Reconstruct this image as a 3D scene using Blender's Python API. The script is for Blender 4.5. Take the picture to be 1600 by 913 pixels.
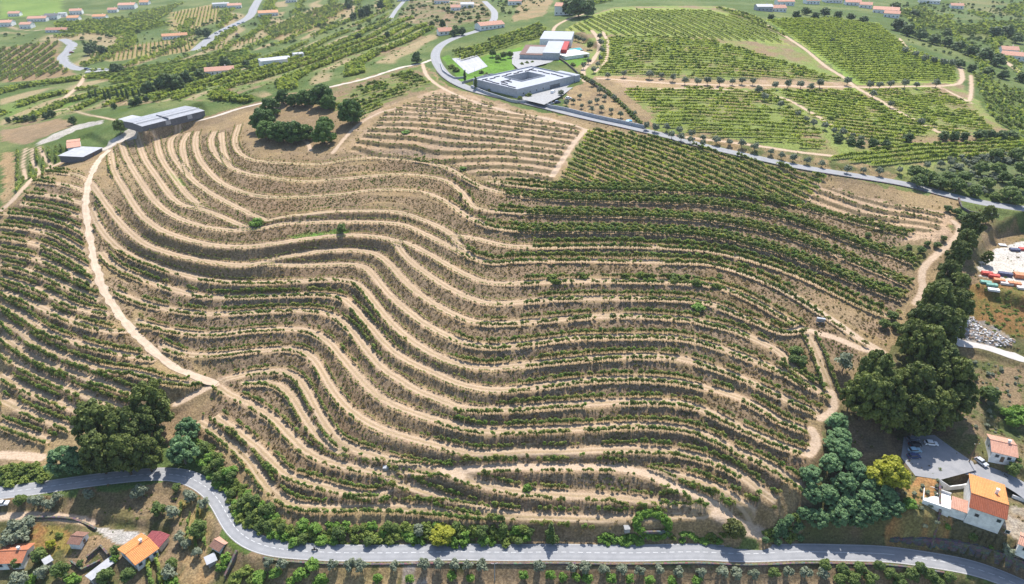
import bpy, bmesh, math, random, time
import numpy as np
from mathutils import Vector, Matrix
T0 = time.time()
for o in list(bpy.data.objects): bpy.data.objects.remove(o)
random.seed(7); RNG = np.random.default_rng(7)
SC = bpy.context.scene
COL = SC.collection

# ------------------------------------------------------------------ camera, sky, sun, exposure
CAM_H, PITCH, FPX = 170.0, math.radians(30.0), 1067.0
cam_d = bpy.data.cameras.new('camera'); cam = bpy.data.objects.new('camera', cam_d); COL.objects.link(cam)
cam.location = (0, 0, CAM_H); cam.rotation_euler = (math.pi/2 - PITCH, 0, 0)
cam_d.sensor_width = 36; cam_d.lens = 36*FPX/1600; cam_d.clip_start = 1; cam_d.clip_end = 8000
SC.camera = cam
SUN_EL, SUN_AZ = math.radians(55), math.radians(9)      # azimuth from +Y (away from the camera) towards +X
world = bpy.data.worlds.new('World'); SC.world = world; world.use_nodes = True
wn = world.node_tree; bgn = wn.nodes['Background']
sky = wn.nodes.new('ShaderNodeTexSky'); sky.sky_type = 'NISHITA'; sky.sun_disc = False
sky.sun_elevation = SUN_EL; sky.sun_rotation = SUN_AZ; sky.altitude = 300; sky.air_density = 1.0; sky.dust_density = 1.2
wn.links.new(sky.outputs[0], bgn.inputs[0]); bgn.inputs[1].default_value = 0.15
sun_d = bpy.data.lights.new('sun', 'SUN'); sun_d.energy = 4.5; sun_d.angle = math.radians(0.53); sun_d.color = (1.0, 0.955, 0.895)
sun = bpy.data.objects.new('sun', sun_d); COL.objects.link(sun)
sdir = Vector((math.sin(SUN_AZ)*math.cos(SUN_EL), math.cos(SUN_AZ)*math.cos(SUN_EL), math.sin(SUN_EL)))
sun.rotation_euler = sdir.to_track_quat('Z', 'Y').to_euler()
SC.view_settings.view_transform = 'Standard'; SC.view_settings.look = 'None'
SC.view_settings.exposure = 0.76; SC.view_settings.gamma = 1.0; SC.view_settings.use_curve_mapping = False
SC.render.engine = 'CYCLES'

# ------------------------------------------------------------------ surveying: photo pixel -> line of sight -> point on the land
SP, CP = math.sin(PITCH), math.cos(PITCH)
def ray(px, py):
    a = (np.asarray(px, float)-800)/FPX; b = (456.5-np.asarray(py, float))/FPX
    return a, CP + b*SP, -SP + b*CP
def at_z(px, py, z):
    dx, dy, dz = ray(px, py); t = (z-CAM_H)/dz
    return np.stack([dx*t, dy*t], -1)
def project(x, y, z):
    x = np.asarray(x, float); y = np.asarray(y, float); z = np.asarray(z, float)-CAM_H
    f = y*CP - z*SP; u = y*SP + z*CP
    return 800+FPX*x/f, 456.5-FPX*u/f

def crom(P, step):
    """Catmull-Rom through points, resampled every `step` (same unit as the points)"""
    P = np.asarray(P, float)
    if len(P) < 3:
        n = max(2, int(np.linalg.norm(P[-1]-P[0])/step)+1); t = np.linspace(0, 1, n)[:, None]
        return P[0]*(1-t)+P[-1]*t
    Q = np.vstack([2*P[0]-P[1], P, 2*P[-1]-P[-2]]); out = []
    for i in range(1, len(Q)-2):
        n = max(1, int(np.linalg.norm(Q[i+1][:2]-Q[i][:2])/step)); t = (np.arange(n)/n)[:, None]
        p0, p1, p2, p3 = Q[i-1], Q[i], Q[i+1], Q[i+2]
        out.append(.5*((2*p1)+(-p0+p2)*t+(2*p0-5*p1+4*p2-p3)*t*t+(-p0+3*p1-3*p2+p3)*t**3))
    out.append(P[-1:]); return np.vstack(out)

# terrace benches: (level, [pixel polyline, left to right], first/last pixel x used as height control)
TL = {
 'a10': (0.0, [(602,744),(625,755),(650,765),(700,782),(750,795),(800,806),(900,810),(975,812),(1050,806),(1120,806)], 760, 1000),
 'a9':  (1.0, [(690,736),(720,747),(763,759),(814,769),(900,775),(952,777),(1028,785),(1080,795),(1130,805)], 780, 1000),
 'a7':  (2.2, [(340,596),(383,585),(438,580),(464,590),(481,613),(499,648),(519,678),(542,698),(602,716),(653,731),(695,736),(751,731),(851,730),(952,731),(1003,738),(1063,764),(1113,784),(1141,801)], 760, 1080),
 'a65': (2.6, [(1010,737),(1050,741),(1106,756),(1151,779),(1181,800)], 1100, 1160),
 'a6':  (3.2, [(249,539),(289,554),(339,555),(390,549),(453,545),(478,551),(497,570),(514,600),(534,628),(564,653),(602,673),(653,688),(700,700),(751,710),(814,707),(877,706),(952,703),(1000,702),(1063,708),(1113,721),(1156,741),(1189,764),(1213,784)], 270, 1200),
 'a5':  (4.3, [(208,501),(241,511),(289,521),(339,523),(390,517),(453,514),(483,517),(510,531),(533,556),(558,586),(590,618),(627,638),(700,662),(751,673),(814,673),(877,671),(952,667),(1000,665),(1063,669),(1113,684),(1151,706),(1189,721),(1227,741),(1250,758)], 250, 1240),
 'a4':  (5.3, [(180,456),(208,468),(251,481),(327,491),(390,488),(450,485),(500,487),(525,496),(551,518),(576,551),(601,579),(627,594),(650,610),(688,624),(725,639),(801,639),(851,635),(902,632),(977,628),(1063,630),(1106,643),(1151,666),(1189,683),(1227,698),(1266,711)], 220, 1250),
 'a3':  (6.3, [(158,394),(175,413),(206,430),(251,446),(309,462),(377,464),(450,461),(513,461),(538,467),(558,486),(581,513),(611,546),(641,566),(677,582),(727,603),(776,610),(826,606),(902,596),(977,592),(1050,595),(1088,603),(1138,615),(1189,638),(1214,656),(1256,671)], 200, 1240),
 'a2':  (7.4, [(141,324),(155,354),(178,382),(201,398),(241,415),(289,430),(339,440),(402,442),(460,440),(525,437),(556,442),(576,461),(601,493),(631,523),(664,546),(702,564),(747,575),(803,572),(850,567),(900,562),(975,557),(1050,558),(1100,570),(1151,588),(1201,610),(1252,635),(1280,646)], 180, 1250),
 'a1b': (8.4, [(412,411),(435,414),(500,415),(526,413),(566,415),(583,430),(606,458),(631,481),(664,506),(702,526),(745,541),(803,540),(850,534),(900,528),(1000,526),(1050,527),(1087,533),(1137,548),(1200,572),(1240,590),(1266,606)], 560, 1240),
 'a1':  (9.3, [(141,284),(165,318),(191,351),(226,381),(276,399),(327,409),(377,415),(412,411),(453,400),(500,393),(551,391),(586,396),(611,415),(636,443),(667,468),(702,488),(740,503),(777,506),(850,501),(925,495),(1000,494),(1075,499),(1106,506),(1151,517),(1191,536),(1219,549),(1242,580),(1272,607),(1298,620)], 200, 1180),
 'a0b': (10.3, [(616,376),(623,386),(637,405),(670,430),(712,456),(760,474),(803,473),(875,467),(950,466),(1038,467),(1101,472),(1151,491),(1189,506),(1222,521),(1256,514)], 690, 1200),
 'a0':  (11.2, [(172,233),(178,266),(196,298),(221,336),(251,359),(289,373),(339,384),(390,385),(440,379),(512,369),(575,368),(616,376),(637,380),(675,400),(725,428),(762,442),(800,443),(900,439),(1033,440),(1101,444),(1138,453),(1171,467),(1201,483),(1239,506),(1256,514),(1275,550),(1298,612)], 200, 1210),
 'am1': (12.1, [(188,220),(201,253),(226,293),(241,313),(261,331),(291,346),(327,356),(372,360),(412,357),(432,350),(500,347),(575,347),(625,350),(662,365),(700,384),(737,402),(775,412),(800,408),(900,407),(1025,409),(1101,411),(1141,420),(1189,437),(1227,455),(1264,477),(1302,501),(1340,526),(1376,547)], 210, 1370),
 'am2': (12.7, [(216,218),(226,248),(246,278),(266,306),(286,321),(314,327),(352,341),(380,354),(400,357)], 216, 330),
 'am3': (13.3, [(283,203),(267,220),(269,240),(284,263),(301,281),(327,301),(364,321),(397,336),(420,345),(440,338),(475,335),(525,330),(612,330),(650,340),(687,355),(706,367),(720,388),(733,399)], 268, 640),
 'am3r':(12.8, [(706,367),(750,374),(790,384),(850,386),(950,384),(1050,387),(1120,394),(1180,408),(1240,428),(1300,455),(1350,480),(1400,500)], 800, 1390),
 'am4': (13.9, [(309,205),(305,220),(309,243),(322,263),(342,283),(367,296),(402,306),(453,309),(525,305),(575,298),(612,297),(662,301),(700,317),(725,335),(762,353),(800,359),(850,361),(950,361),(1050,364),(1120,371),(1180,384),(1240,402),(1300,425),(1360,450),(1410,468)], 306, 1400),
 'am5': (14.8, [(336,206),(330,220),(335,238),(352,256),(377,269),(415,277),(475,284),(550,278),(612,273),(662,275),(700,284),(724,303),(738,322),(760,328),(850,335),(950,337),(1050,340),(1120,346),(1180,357),(1240,373),(1300,395),(1360,420),(1420,446)], 332, 1410),
 'am6': (15.7, [(374,195),(367,220),(374,238),(392,249),(427,254),(500,257),(545,250),(600,247),(660,252),(700,263),(735,283),(770,298),(850,310),(950,314),(1050,316),(1120,321),(1180,331),(1240,346),(1300,366),(1360,388),(1430,412)], 370, 1420),
 'am7': (16.4, [(760,283),(850,294),(950,297),(1050,299),(1120,302),(1180,309),(1240,320),(1300,337),(1360,353),(1420,368)], 800, 1410),
 'am25':(13.0, [(245,218),(251,245),(271,276),(291,303),(316,325)], 999, 0),
 'am35':(13.6, [(296,207),(285,225),(289,250),(297,276)], 999, 0),
 'am45':(14.3, [(346,207),(347,222),(350,240),(360,262)], 999, 0),
 # lower-left crescent and slope above the asphalt road
 'b8':  (1.2, [(340,603),(352,613),(388,630),(426,653),(451,678),(476,703),(506,719),(552,731),(602,737),(650,738),(692,737)], 380, 560),
 'b7a': (1.75, [(375,600),(410,597),(440,604),(462,628),(478,655),(498,682),(525,703),(545,711)], 999, 0),
 'b9':  (0.45, [(335,650),(360,666),(396,693),(421,716),(451,744),(491,756),(539,769),(577,777),(612,770)], 360, 560),
 'b10': (-0.3, [(310,658),(350,684),(383,713),(406,744),(426,769),(456,789),(501,795),(577,793),(650,795),(725,802),(775,806),(800,806)], 330, 700),
 # left block, west of the dirt track
 'l1':  (8.6, [(0,352),(40,357),(80,366),(110,380),(138,398)], 0, 120),
 'l2':  (7.8, [(0,372),(37,377),(75,388),(107,403),(142,424)], 0, 999),
 'l3':  (7.1, [(0,393),(40,400),(80,413),(110,428),(148,446)], 999, 0),
 'l4':  (6.4, [(0,413),(40,422),(80,437),(120,455),(158,470)], 0, 140),
 'l5':  (5.7, [(0,434),(40,446),(80,462),(120,481),(172,492)], 999, 0),
 'l6':  (5.0, [(0,455),(40,470),(85,490),(125,506),(175,518),(200,516)], 0, 190),
 'l7':  (4.2, [(0,476),(37,494),(75,520),(125,537),(175,550),(225,560),(245,562)], 999, 0),
 'l8':  (3.3, [(0,499),(30,519),(62,541),(110,561),(160,577),(220,585),(287,603),(315,597)], 0, 260),
 'l9':  (2.3, [(0,523),(30,545),(62,563),(125,588),(175,604),(212,617)], 0, 200),
 'l10': (1.4, [(0,549),(50,582),(100,604),(150,624),(195,640)], 0, 190),
 'l11': (0.6, [(0,586),(50,613),(100,633),(135,648)], 0, 130),
 'l12': (-0.2, [(0,624),(62,652),(115,671)], 0, 110),
 'l13': (-0.9, [(0,662),(45,679),(80,690)], 0, 80),
 'l0':  (9.6, [(0,333),(40,336),(80,343),(110,353),(136,368)], 999, 0),
 'lm1': (10.6, [(30,318),(62,322),(100,330),(134,342)], 40, 130),
 'lm2': (11.4, [(45,302),(80,306),(110,312),(134,320)], 999, 0),
 'lm3': (12.2, [(60,284),(90,287),(115,292),(135,300)], 60, 130),
 'lm4': (12.9, [(80,270),(105,271),(122,274),(138,281)], 999, 0),
}
def level_z(lv, px):
    z = 5.0 + 2.5*lv
    z -= np.clip((px-1050)/320.0, 0, 1.15)*np.clip((lv-3)/9.0, 0, 1)*7.5
    return z
ctrl = []
for k, (lv, P, x0, x1) in TL.items():
    if x0 > x1: continue
    for q in crom(P, 34):
        if x0 <= q[0] <= x1:
            z = float(level_z(lv, q[0])); w = at_z(q[0], q[1], z); ctrl.append((w[0], w[1], z))
# other places: pixel x, y, height above the valley road
CT = [
 # asphalt road and what lies beside it
 (-40,775,0),(60,764,0),(140,752,0),(200,745,0),(262,740,0),(305,748,0),(335,768,0),(352,795,0),(370,830,0),(400,850,0),(440,860,0),(520,864,0),(640,864,0),(760,863,0),(900,863,0),(1050,863,0),(1200,864,0),(1330,864,0),(1420,868,0),(1500,880,0),(1560,898,0),(1610,920,0),(1700,960,0),
 (220,880,-5.5),(100,850,-5.5),(20,900,-8),(-60,860,-6),(345,872,-2.5),(450,905,-3.5),(700,905,-3.2),(1000,905,-3.2),(1300,910,-3.2),(0,805,-2.5),(100,800,-3),(250,790,-2.5),(330,930,-6),(150,950,-9),(700,1000,-7),(1200,1000,-7),(-100,1000,-12),(1500,1000,-5),(1750,1050,-3),
 (500,838,1.5),(700,838,1.5),(860,838,2.0),(1100,838,2.2),(1250,838,2),(400,780,3),(350,720,5),
 (200,690,2.5),(90,720,1.5),(0,725,1),(260,640,6),(335,601,8.6),(310,592,9.2),(245,556,13),
 # right-hand side
 (1330,780,8),(1360,835,3),(1430,835,6),(1450,705,14),(1520,735,13.5),(1400,690,14.5),(1540,810,9.5),(1500,800,10),(1590,790,10),(1480,765,12),(1590,700,14.5),(1580,650,17),(1680,720,14),(1680,850,8),
 (1440,610,21),(1360,640,20),(1300,640,19.5),(1500,580,21.5),(1580,560,23),(1520,520,26),(1580,500,29),(1450,480,31),(1560,420,36),(1600,400,36.5),(1540,360,40),(1480,400,38),(1700,420,36),(1700,560,24),
 (1430,395,39.5),(1470,370,42),(1490,340,43.5),
 # plateau fields and the villa road
 (1510,318,45),(1580,325,44.5),(1680,335,44),(1420,288,46.5),(1340,275,48),(1250,262,49.5),(1180,246,51),(1100,228,52.5),(1040,212,53.5),(980,198,54.5),(900,180,56),(850,166,57),(790,152,58),(740,142,58.8),(705,125,59.5),(685,105,60),(690,70,60.5),(750,46,61),
 (870,270,48),(760,230,51),(640,230,49),(560,235,46.8),(700,190,56),(600,150,57.5),(640,110,59.5),(500,160,52),(440,200,47.5),(470,190,49),(520,205,48.7),(430,150,51.5),
 (380,172,46),(325,185,43.5),(250,205,39.5),(170,236,33),(128,240,31.5),(60,225,30),(100,255,29.5),(40,280,25),(0,300,22.5),(-60,330,20),(-60,500,4),(-60,700,-3),(-60,600,-1),(20,240,27),
 (268,178,44.5),(220,185,41),(340,165,47),(450,135,53),(560,112,57),(640,95,59.5),
 # villa
 (830,140,59),(800,120,59.5),(880,115,59.5),(740,100,60),(860,75,60.5),(900,165,57),(940,165,57),(920,90,60),(800,60,61.5),
 # eastern vineyards
 (1000,180,57),(1100,190,57),(1250,210,54.5),(1400,240,51),(1550,240,49),(1700,240,46),(950,130,60),(1100,130,60.5),(1250,140,58),(1400,140,53),(1520,130,47),(1600,150,42),(1000,80,66),(1150,80,66),(1300,90,60),(1450,100,52),(1000,30,71),(1100,22,72.5),(1200,30,70),(1330,50,62),(1420,60,53),(1500,70,46),(1590,70,40),(1700,100,34),
 (900,25,67),(880,28,66),(1200,8,60),(1300,8,55),(1400,15,50),(1500,10,42),(1600,10,38),(1100,5,62),(950,5,60),(800,15,58),
 # western valley
 (300,140,38),(200,150,31),(100,180,27),(20,190,22),(0,140,14),(120,140,18),(250,115,20),(400,100,32),(500,80,40),(600,60,48),(680,45,57),
 (150,112,12),(60,110,8),(0,100,6),(240,85,12),(350,70,18),(450,50,24),(550,30,30),(650,20,42),(740,15,52),(50,60,8),(200,50,9),(320,40,14),(420,20,20),(60,30,9),(180,12,10),(300,10,14),(550,5,30),(-100,60,6),(-100,150,10),
]
for px, py, z in CT:
    w = at_z(px, py, z); ctrl.append((w[0], w[1], float(z)))
for X, Y, z in [(-1700,1700,60),(-800,2100,60),(0,2300,85),(800,2100,90),(1700,1700,80),(-1500,900,20),(1500,900,40),(-900,400,-5),(900,450,30),(-500,80,-20),(500,80,-6),(0,60,-14),(-900,60,-30),(900,60,0),(-1900,400,10),(1900,400,40),(-500,1500,18),(500,1500,66),(0,1500,45)]:
    ctrl.append((X, Y, float(z)))
CTL = np.array(ctrl)
def tps_fit(C, lam):
    n = len(C); XY = C[:, :2]/500.0
    d2 = ((XY[:, None]-XY[None])**2).sum(-1); K = .5*d2*np.log(d2+1e-12)
    A = np.zeros((n+3, n+3)); A[:n, :n] = K+lam*np.eye(n); A[:n, n] = 1; A[:n, n+1:] = XY; A[n:, :n] = A[:n, n:].T
    return XY, np.linalg.solve(A, np.r_[C[:, 2], 0, 0, 0])
TX, TW = tps_fit(CTL, 4e-6)
def tps(x, y):
    x = np.asarray(x, float).ravel()/500; y = np.asarray(y, float).ravel()/500; out = np.empty(len(x)); n = len(TX)
    for i in range(0, len(x), 20000):
        a = x[i:i+20000]; b = y[i:i+20000]
        d2 = (a[:, None]-TX[None, :, 0])**2+(b[:, None]-TX[None, :, 1])**2
        out[i:i+20000] = (.5*d2*np.log(d2+1e-12))@TW[:n]+TW[n]+TW[n+1]*a+TW[n+2]*b
    return out
def axis(parts):
    out = []
    for a, b, s in parts: out.append(np.linspace(a, b, max(1, int(round(abs(b-a)/s))), endpoint=False))
    return np.concatenate(out+[[parts[-1][1]]])
XS = axis([(-2000,-900,40),(-900,-480,7),(-480,-300,2.4),(-300,-200,1.1),(-200,190,.72),(190,300,1.3),(300,480,2.4),(480,900,7),(900,2000,40)])
YS = axis([(40,120,4),(120,136,1.5),(136,300,.7),(300,400,.9),(400,520,1.6),(520,800,3),(800,1300,6),(1300,2400,50)])
# smooth land surface on a medium lattice, read back by interpolation
GX = axis([(-2000,-800,40),(-800,800,5),(800,2000,40)]); GY = axis([(40,600,4),(600,1300,10),(1300,2400,50)])
GZ = tps(*np.meshgrid(GX, GY)).reshape(len(GY), len(GX))
def bil(xs, ys, Z, x, y):
    x = np.clip(x, xs[0], xs[-1]-1e-6); y = np.clip(y, ys[0], ys[-1]-1e-6)
    i = np.searchsorted(xs, x, 'right')-1; j = np.searchsorted(ys, y, 'right')-1
    i = np.clip(i, 0, len(xs)-2); j = np.clip(j, 0, len(ys)-2)
    u = (x-xs[i])/(xs[i+1]-xs[i]); v = (y-ys[j])/(ys[j+1]-ys[j])
    return Z[j, i]*(1-u)*(1-v)+Z[j, i+1]*u*(1-v)+Z[j+1, i]*(1-u)*v+Z[j+1, i+1]*u*v
def base(x, y): return bil(GX, GY, GZ, np.asarray(x, float), np.asarray(y, float))
def cast(px, py, f=base):
    """world x, y where the line of sight of a photo pixel meets the land"""
    px = np.atleast_1d(np.asarray(px, float)); py = np.atleast_1d(np.asarray(py, float))
    dx, dy, dz = ray(px, py); lo = np.full(len(px), 60.0); hi = np.full(len(px), np.nan); t = lo.copy()
    while np.isnan(hi).any() and t[0] < 2600:
        tn = t*1.012; below = (CAM_H+dz*tn) < f(dx*tn, dy*tn)
        new = below & np.isnan(hi); hi[new] = tn[new]; lo[new] = t[new]; t = tn
    hi[np.isnan(hi)] = 2600; lo[hi == 2600] = 2590
    for _ in range(18):
        m = .5*(lo+hi); b = (CAM_H+dz*m) < f(dx*m, dy*m); hi = np.where(b, m, hi); lo = np.where(b, lo, m)
    return np.stack([dx*hi, dy*hi], -1)
def wpoly(P, step=None):
    P = np.asarray(P, float) if step is None else crom(P, step)
    return cast(P[:, 0], P[:, 1])
def resample(W, step):
    d = np.r_[0, np.cumsum(np.linalg.norm(np.diff(W[:, :2], axis=0), axis=1))]
    n = max(2, int(d[-1]/step)+1); s = np.linspace(0, d[-1], n)
    return np.stack([np.interp(s, d, W[:, k]) for k in range(W.shape[1])], -1)
def smooth(a, n):
    a = a.copy()
    for _ in range(n): a[1:-1] = .25*a[:-2]+.5*a[1:-1]+.25*a[2:]
    return a
def sstep(a, b, x):
    t = np.clip((x-a)/(b-a), 0, 1); return t*t*(3-2*t)
def inpoly(P, x, y):
    x = np.asarray(x); y = np.asarray(y); c = np.zeros(x.shape, bool); n = len(P)
    for i in range(n):
        (x1, y1), (x2, y2) = P[i], P[(i+1) % n]
        if y1 == y2: continue
        k = ((y1 > y) != (y2 > y)) & (x < (x2-x1)*(y-y1)/(y2-y1)+x1); c ^= k
    return c
def vnoise(x, y, s, seed=0):
    """smooth value noise 0..1 at size s metres"""
    x = np.asarray(x)/s; y = np.asarray(y)/s; i = np.floor(x); j = np.floor(y); u = x-i; v = y-j
    u = u*u*(3-2*u); v = v*v*(3-2*v)
    h = lambda a, b: np.modf(np.abs(np.sin(a*127.1+b*311.7+seed*74.7)*43758.5453))[0]
    return (h(i, j)*(1-u)+h(i+1, j)*u)*(1-v)+(h(i, j+1)*(1-u)+h(i+1, j+1)*u)*v

# ------------------------------------------------------------------ land: terraces cut into the smooth surface
MX, MY = np.meshgrid(XS, YS); MZ = base(MX, MY)
NB = MZ.shape
DM = np.full(NB, 99.0); DP = np.full(NB, 99.0); ZM = MZ.copy(); ZP = MZ.copy()
def near(W, R, extra=None):
    """distance from land vertices to a polyline: yields (slice, dist, side, foot values, beyond-the-end)"""
    lo = W[:, :2].min(0)-R; hi = W[:, :2].max(0)+R
    i0, i1 = np.searchsorted(XS, lo[0]), np.searchsorted(XS, hi[0]); j0, j1 = np.searchsorted(YS, lo[1]), np.searchsorted(YS, hi[1])
    sl = (slice(j0, j1), slice(i0, i1)); X = MX[sl]; Y = MY[sl]
    bd = np.full(X.shape, 1e9); sd = np.zeros(X.shape); val = np.zeros(X.shape); end = np.zeros(X.shape, bool)
    n = len(W)-1
    for c in range(0, n, 10):
        S = W[c:min(c+11, n+1)]; l2 = S[:, :2].min(0)-R; h2 = S[:, :2].max(0)+R
        a0, a1 = np.searchsorted(XS, l2[0])-i0, np.searchsorted(XS, h2[0])-i0; b0, b1 = np.searchsorted(YS, l2[1])-j0, np.searchsorted(YS, h2[1])-j0
        q = (slice(max(b0, 0), b1), slice(max(a0, 0), a1)); x = X[q]; y = Y[q]
        if x.size == 0: continue
        for k in range(len(S)-1):
            ax, ay = S[k, :2]; ex, ey = S[k+1, :2]-S[k, :2]; L = ex*ex+ey*ey+1e-9
            t = ((x-ax)*ex+(y-ay)*ey)/L; tc = np.clip(t, 0, 1)
            d = (x-ax-tc*ex)**2+(y-ay-tc*ey)**2
            m = d < bd[q]
            if not m.any(): continue
            bd[q] = np.where(m, d, bd[q]); sd[q] = np.where(m, ex*(y-ay)-ey*(x-ax), sd[q])
            val[q] = np.where(m, S[k, 2]*(1-tc)+S[k+1, 2]*tc, val[q])
            e = np.zeros(x.shape, bool)
            if c+k == 0: e |= t < 0
            if c+k == n-1: e |= t > 1
            end[q] = np.where(m, e, end[q])
    return sl, np.sqrt(bd), sd, val, end
LINES = {}
for k, (lv, P, x0, x1) in TL.items():
    W = wpoly(P, 5); W = resample(W, 2.2); W[:, 0] = smooth(W[:, 0], 3); W[:, 1] = smooth(W[:, 1], 3)
    z = smooth(base(W[:, 0], W[:, 1]), 12); W = np.c_[W, z]; LINES[k] = W
    sl, d, sd, val, end = near(W, 15)
    ok = (d < 15) & ~end
    up = ok & (sd > 0) & (d < DM[sl]); dn = ok & (sd <= 0) & (d < DP[sl])
    DM[sl] = np.where(up, d, DM[sl]); ZM[sl] = np.where(up, val, ZM[sl])
    DP[sl] = np.where(dn, d, DP[sl]); ZP[sl] = np.where(dn, val, ZP[sl])
BI, BO = 3.0, 2.7                       # bench: metres to the uphill toe, metres to the outer edge
tot = DM+DP
both = (DM < 15) & (DP < 15)
bi = np.minimum(BI, tot*.36); bo = np.minimum(BO, tot*.30)
wob = (vnoise(MX, MY, 7, 3)-.5)*1.0+(vnoise(MX, MY, 2.3, 4)-.5)*.7
tb = np.clip((DM+wob-bi)/np.maximum(tot-bi-bo, .3), 0, 1)
prof = tb*tb*(3-2*tb)*.35+tb*.65
zt = ZM+(ZP-ZM)*(.86*prof+.14*DM/np.maximum(tot, .5))
wt = np.where(both, 1-sstep(22, 28, tot), 0)
# fade where only one neighbour exists (first and last benches)
only_m = (DM < 15) & (DP >= 15); only_p = (DP < 15) & (DM >= 15)
wm = np.where(only_m, 1-sstep(2.0, 7.0, DM), 0); wp = np.where(only_p, 1-sstep(1.6, 5.0, DP), 0)
MZ = MZ*(1-wt)+zt*wt
MZ = MZ*(1-wm)+ZM*wm; MZ = MZ*(1-wp)+ZP*wp
BANK = np.where(both, wt*np.clip(np.minimum(tb, 1-tb)*7, 0, 1), 0)*sstep(.5, 1.3, ZP-ZM)
TPOS = np.where(DM < DP, DM, -DP)        # signed metres from the middle of the nearest bench
MZ += (vnoise(MX, MY, 3.1, 5)-.5)*.22*(.3+BANK)+(vnoise(MX, MY, 25, 6)-.5)*.8*(1-both)
# ------------------------------------------------------------------ roads and plots levelled into the land
ROADS = {
 'asphalt_road': ([(-60,777),(0,770),(60,763),(140,751),(200,744),(262,740),(302,748),(332,768),(350,795),(368,828),(398,849),(440,859),(520,864),(640,864),(760,863),(900,863),(1050,863),(1200,864),(1330,864),(1420,869),(1500,882),(1560,901),(1610,924),(1690,965)], 6.2, 'asphalt'),
 'villa_road': ([(1660,334),(1600,326),(1550,320),(1500,309),(1420,289),(1340,275),(1250,261),(1180,246),(1100,228),(1040,212),(980,198),(900,180),(850,167),(790,153),(740,141),(705,124),(686,104),(680,86),(690,70),(715,58),(750,47),(768,36),(773,20),(757,2)], 7.6, 'asphalt'),
 'valley_road': ([(404,0),(396,14),(389,27),(352,46),(329,60),(306,79)], 13.0, 'asphalt'),
 'parking_lane': ([(99,61),(113,70),(108,80),(98,90),(106,101),(124,108),(160,109)], 13.0, 'asphalt'),
 'farm_lane': ([(633,0),(618,17),(609,32)], 6.0, 'asphalt'),
 'house_lane': ([(1640,800),(1600,762),(1570,745),(1530,733),(1480,722),(1440,712)], 7.0, 'lane'),
 'gravel_lane': ([(1640,575),(1600,562),(1560,548),(1520,538),(1492,535)], 4.5, 'gravel'),
 'dirt_track': ([(172,234),(152,254),(138,285),(134,325),(140,370),(150,418),(164,458),(186,492),(215,525),(247,556),(282,580),(312,592),(338,601)], 3.2, 'dirt'),
 'ridge_track': ([(120,252),(150,240),(175,228),(210,212),(250,204),(325,185),(375,170),(450,152),(517,136),(575,122),(625,106),(660,99),(678,92)], 3.2, 'pale'),
}
ROADW = {}; TRACK = np.full(NB, 9.0); RDIST = np.full(NB, 99.0)
def carve(W, hw, blend, drop=.06, strength=1.0):
    global MZ
    sl, d, sd, val, end = near(W, hw+blend+1)
    w = (1-sstep(hw+.35, hw+blend, d))*strength
    MZ[sl] = MZ[sl]*(1-w)+(val-drop)*w
    RDIST[sl] = np.minimum(RDIST[sl], d-hw)
    BANK[sl] *= 1-(1-sstep(hw, hw+1.2, d))
for nm, (P, wid, kind) in ROADS.items():
    W = resample(wpoly(P, 6), 2.5); W[:, 0] = smooth(W[:, 0], 6); W[:, 1] = smooth(W[:, 1], 6)
    z = smooth(base(W[:, 0], W[:, 1]), 40)
    if nm == 'asphalt_road': z[:] = 0
    W = np.c_[W, z]; ROADW[nm] = (W, wid, kind)
    carve(W, wid/2, 4.5 if kind in ('asphalt', 'lane') else 2.5)
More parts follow.
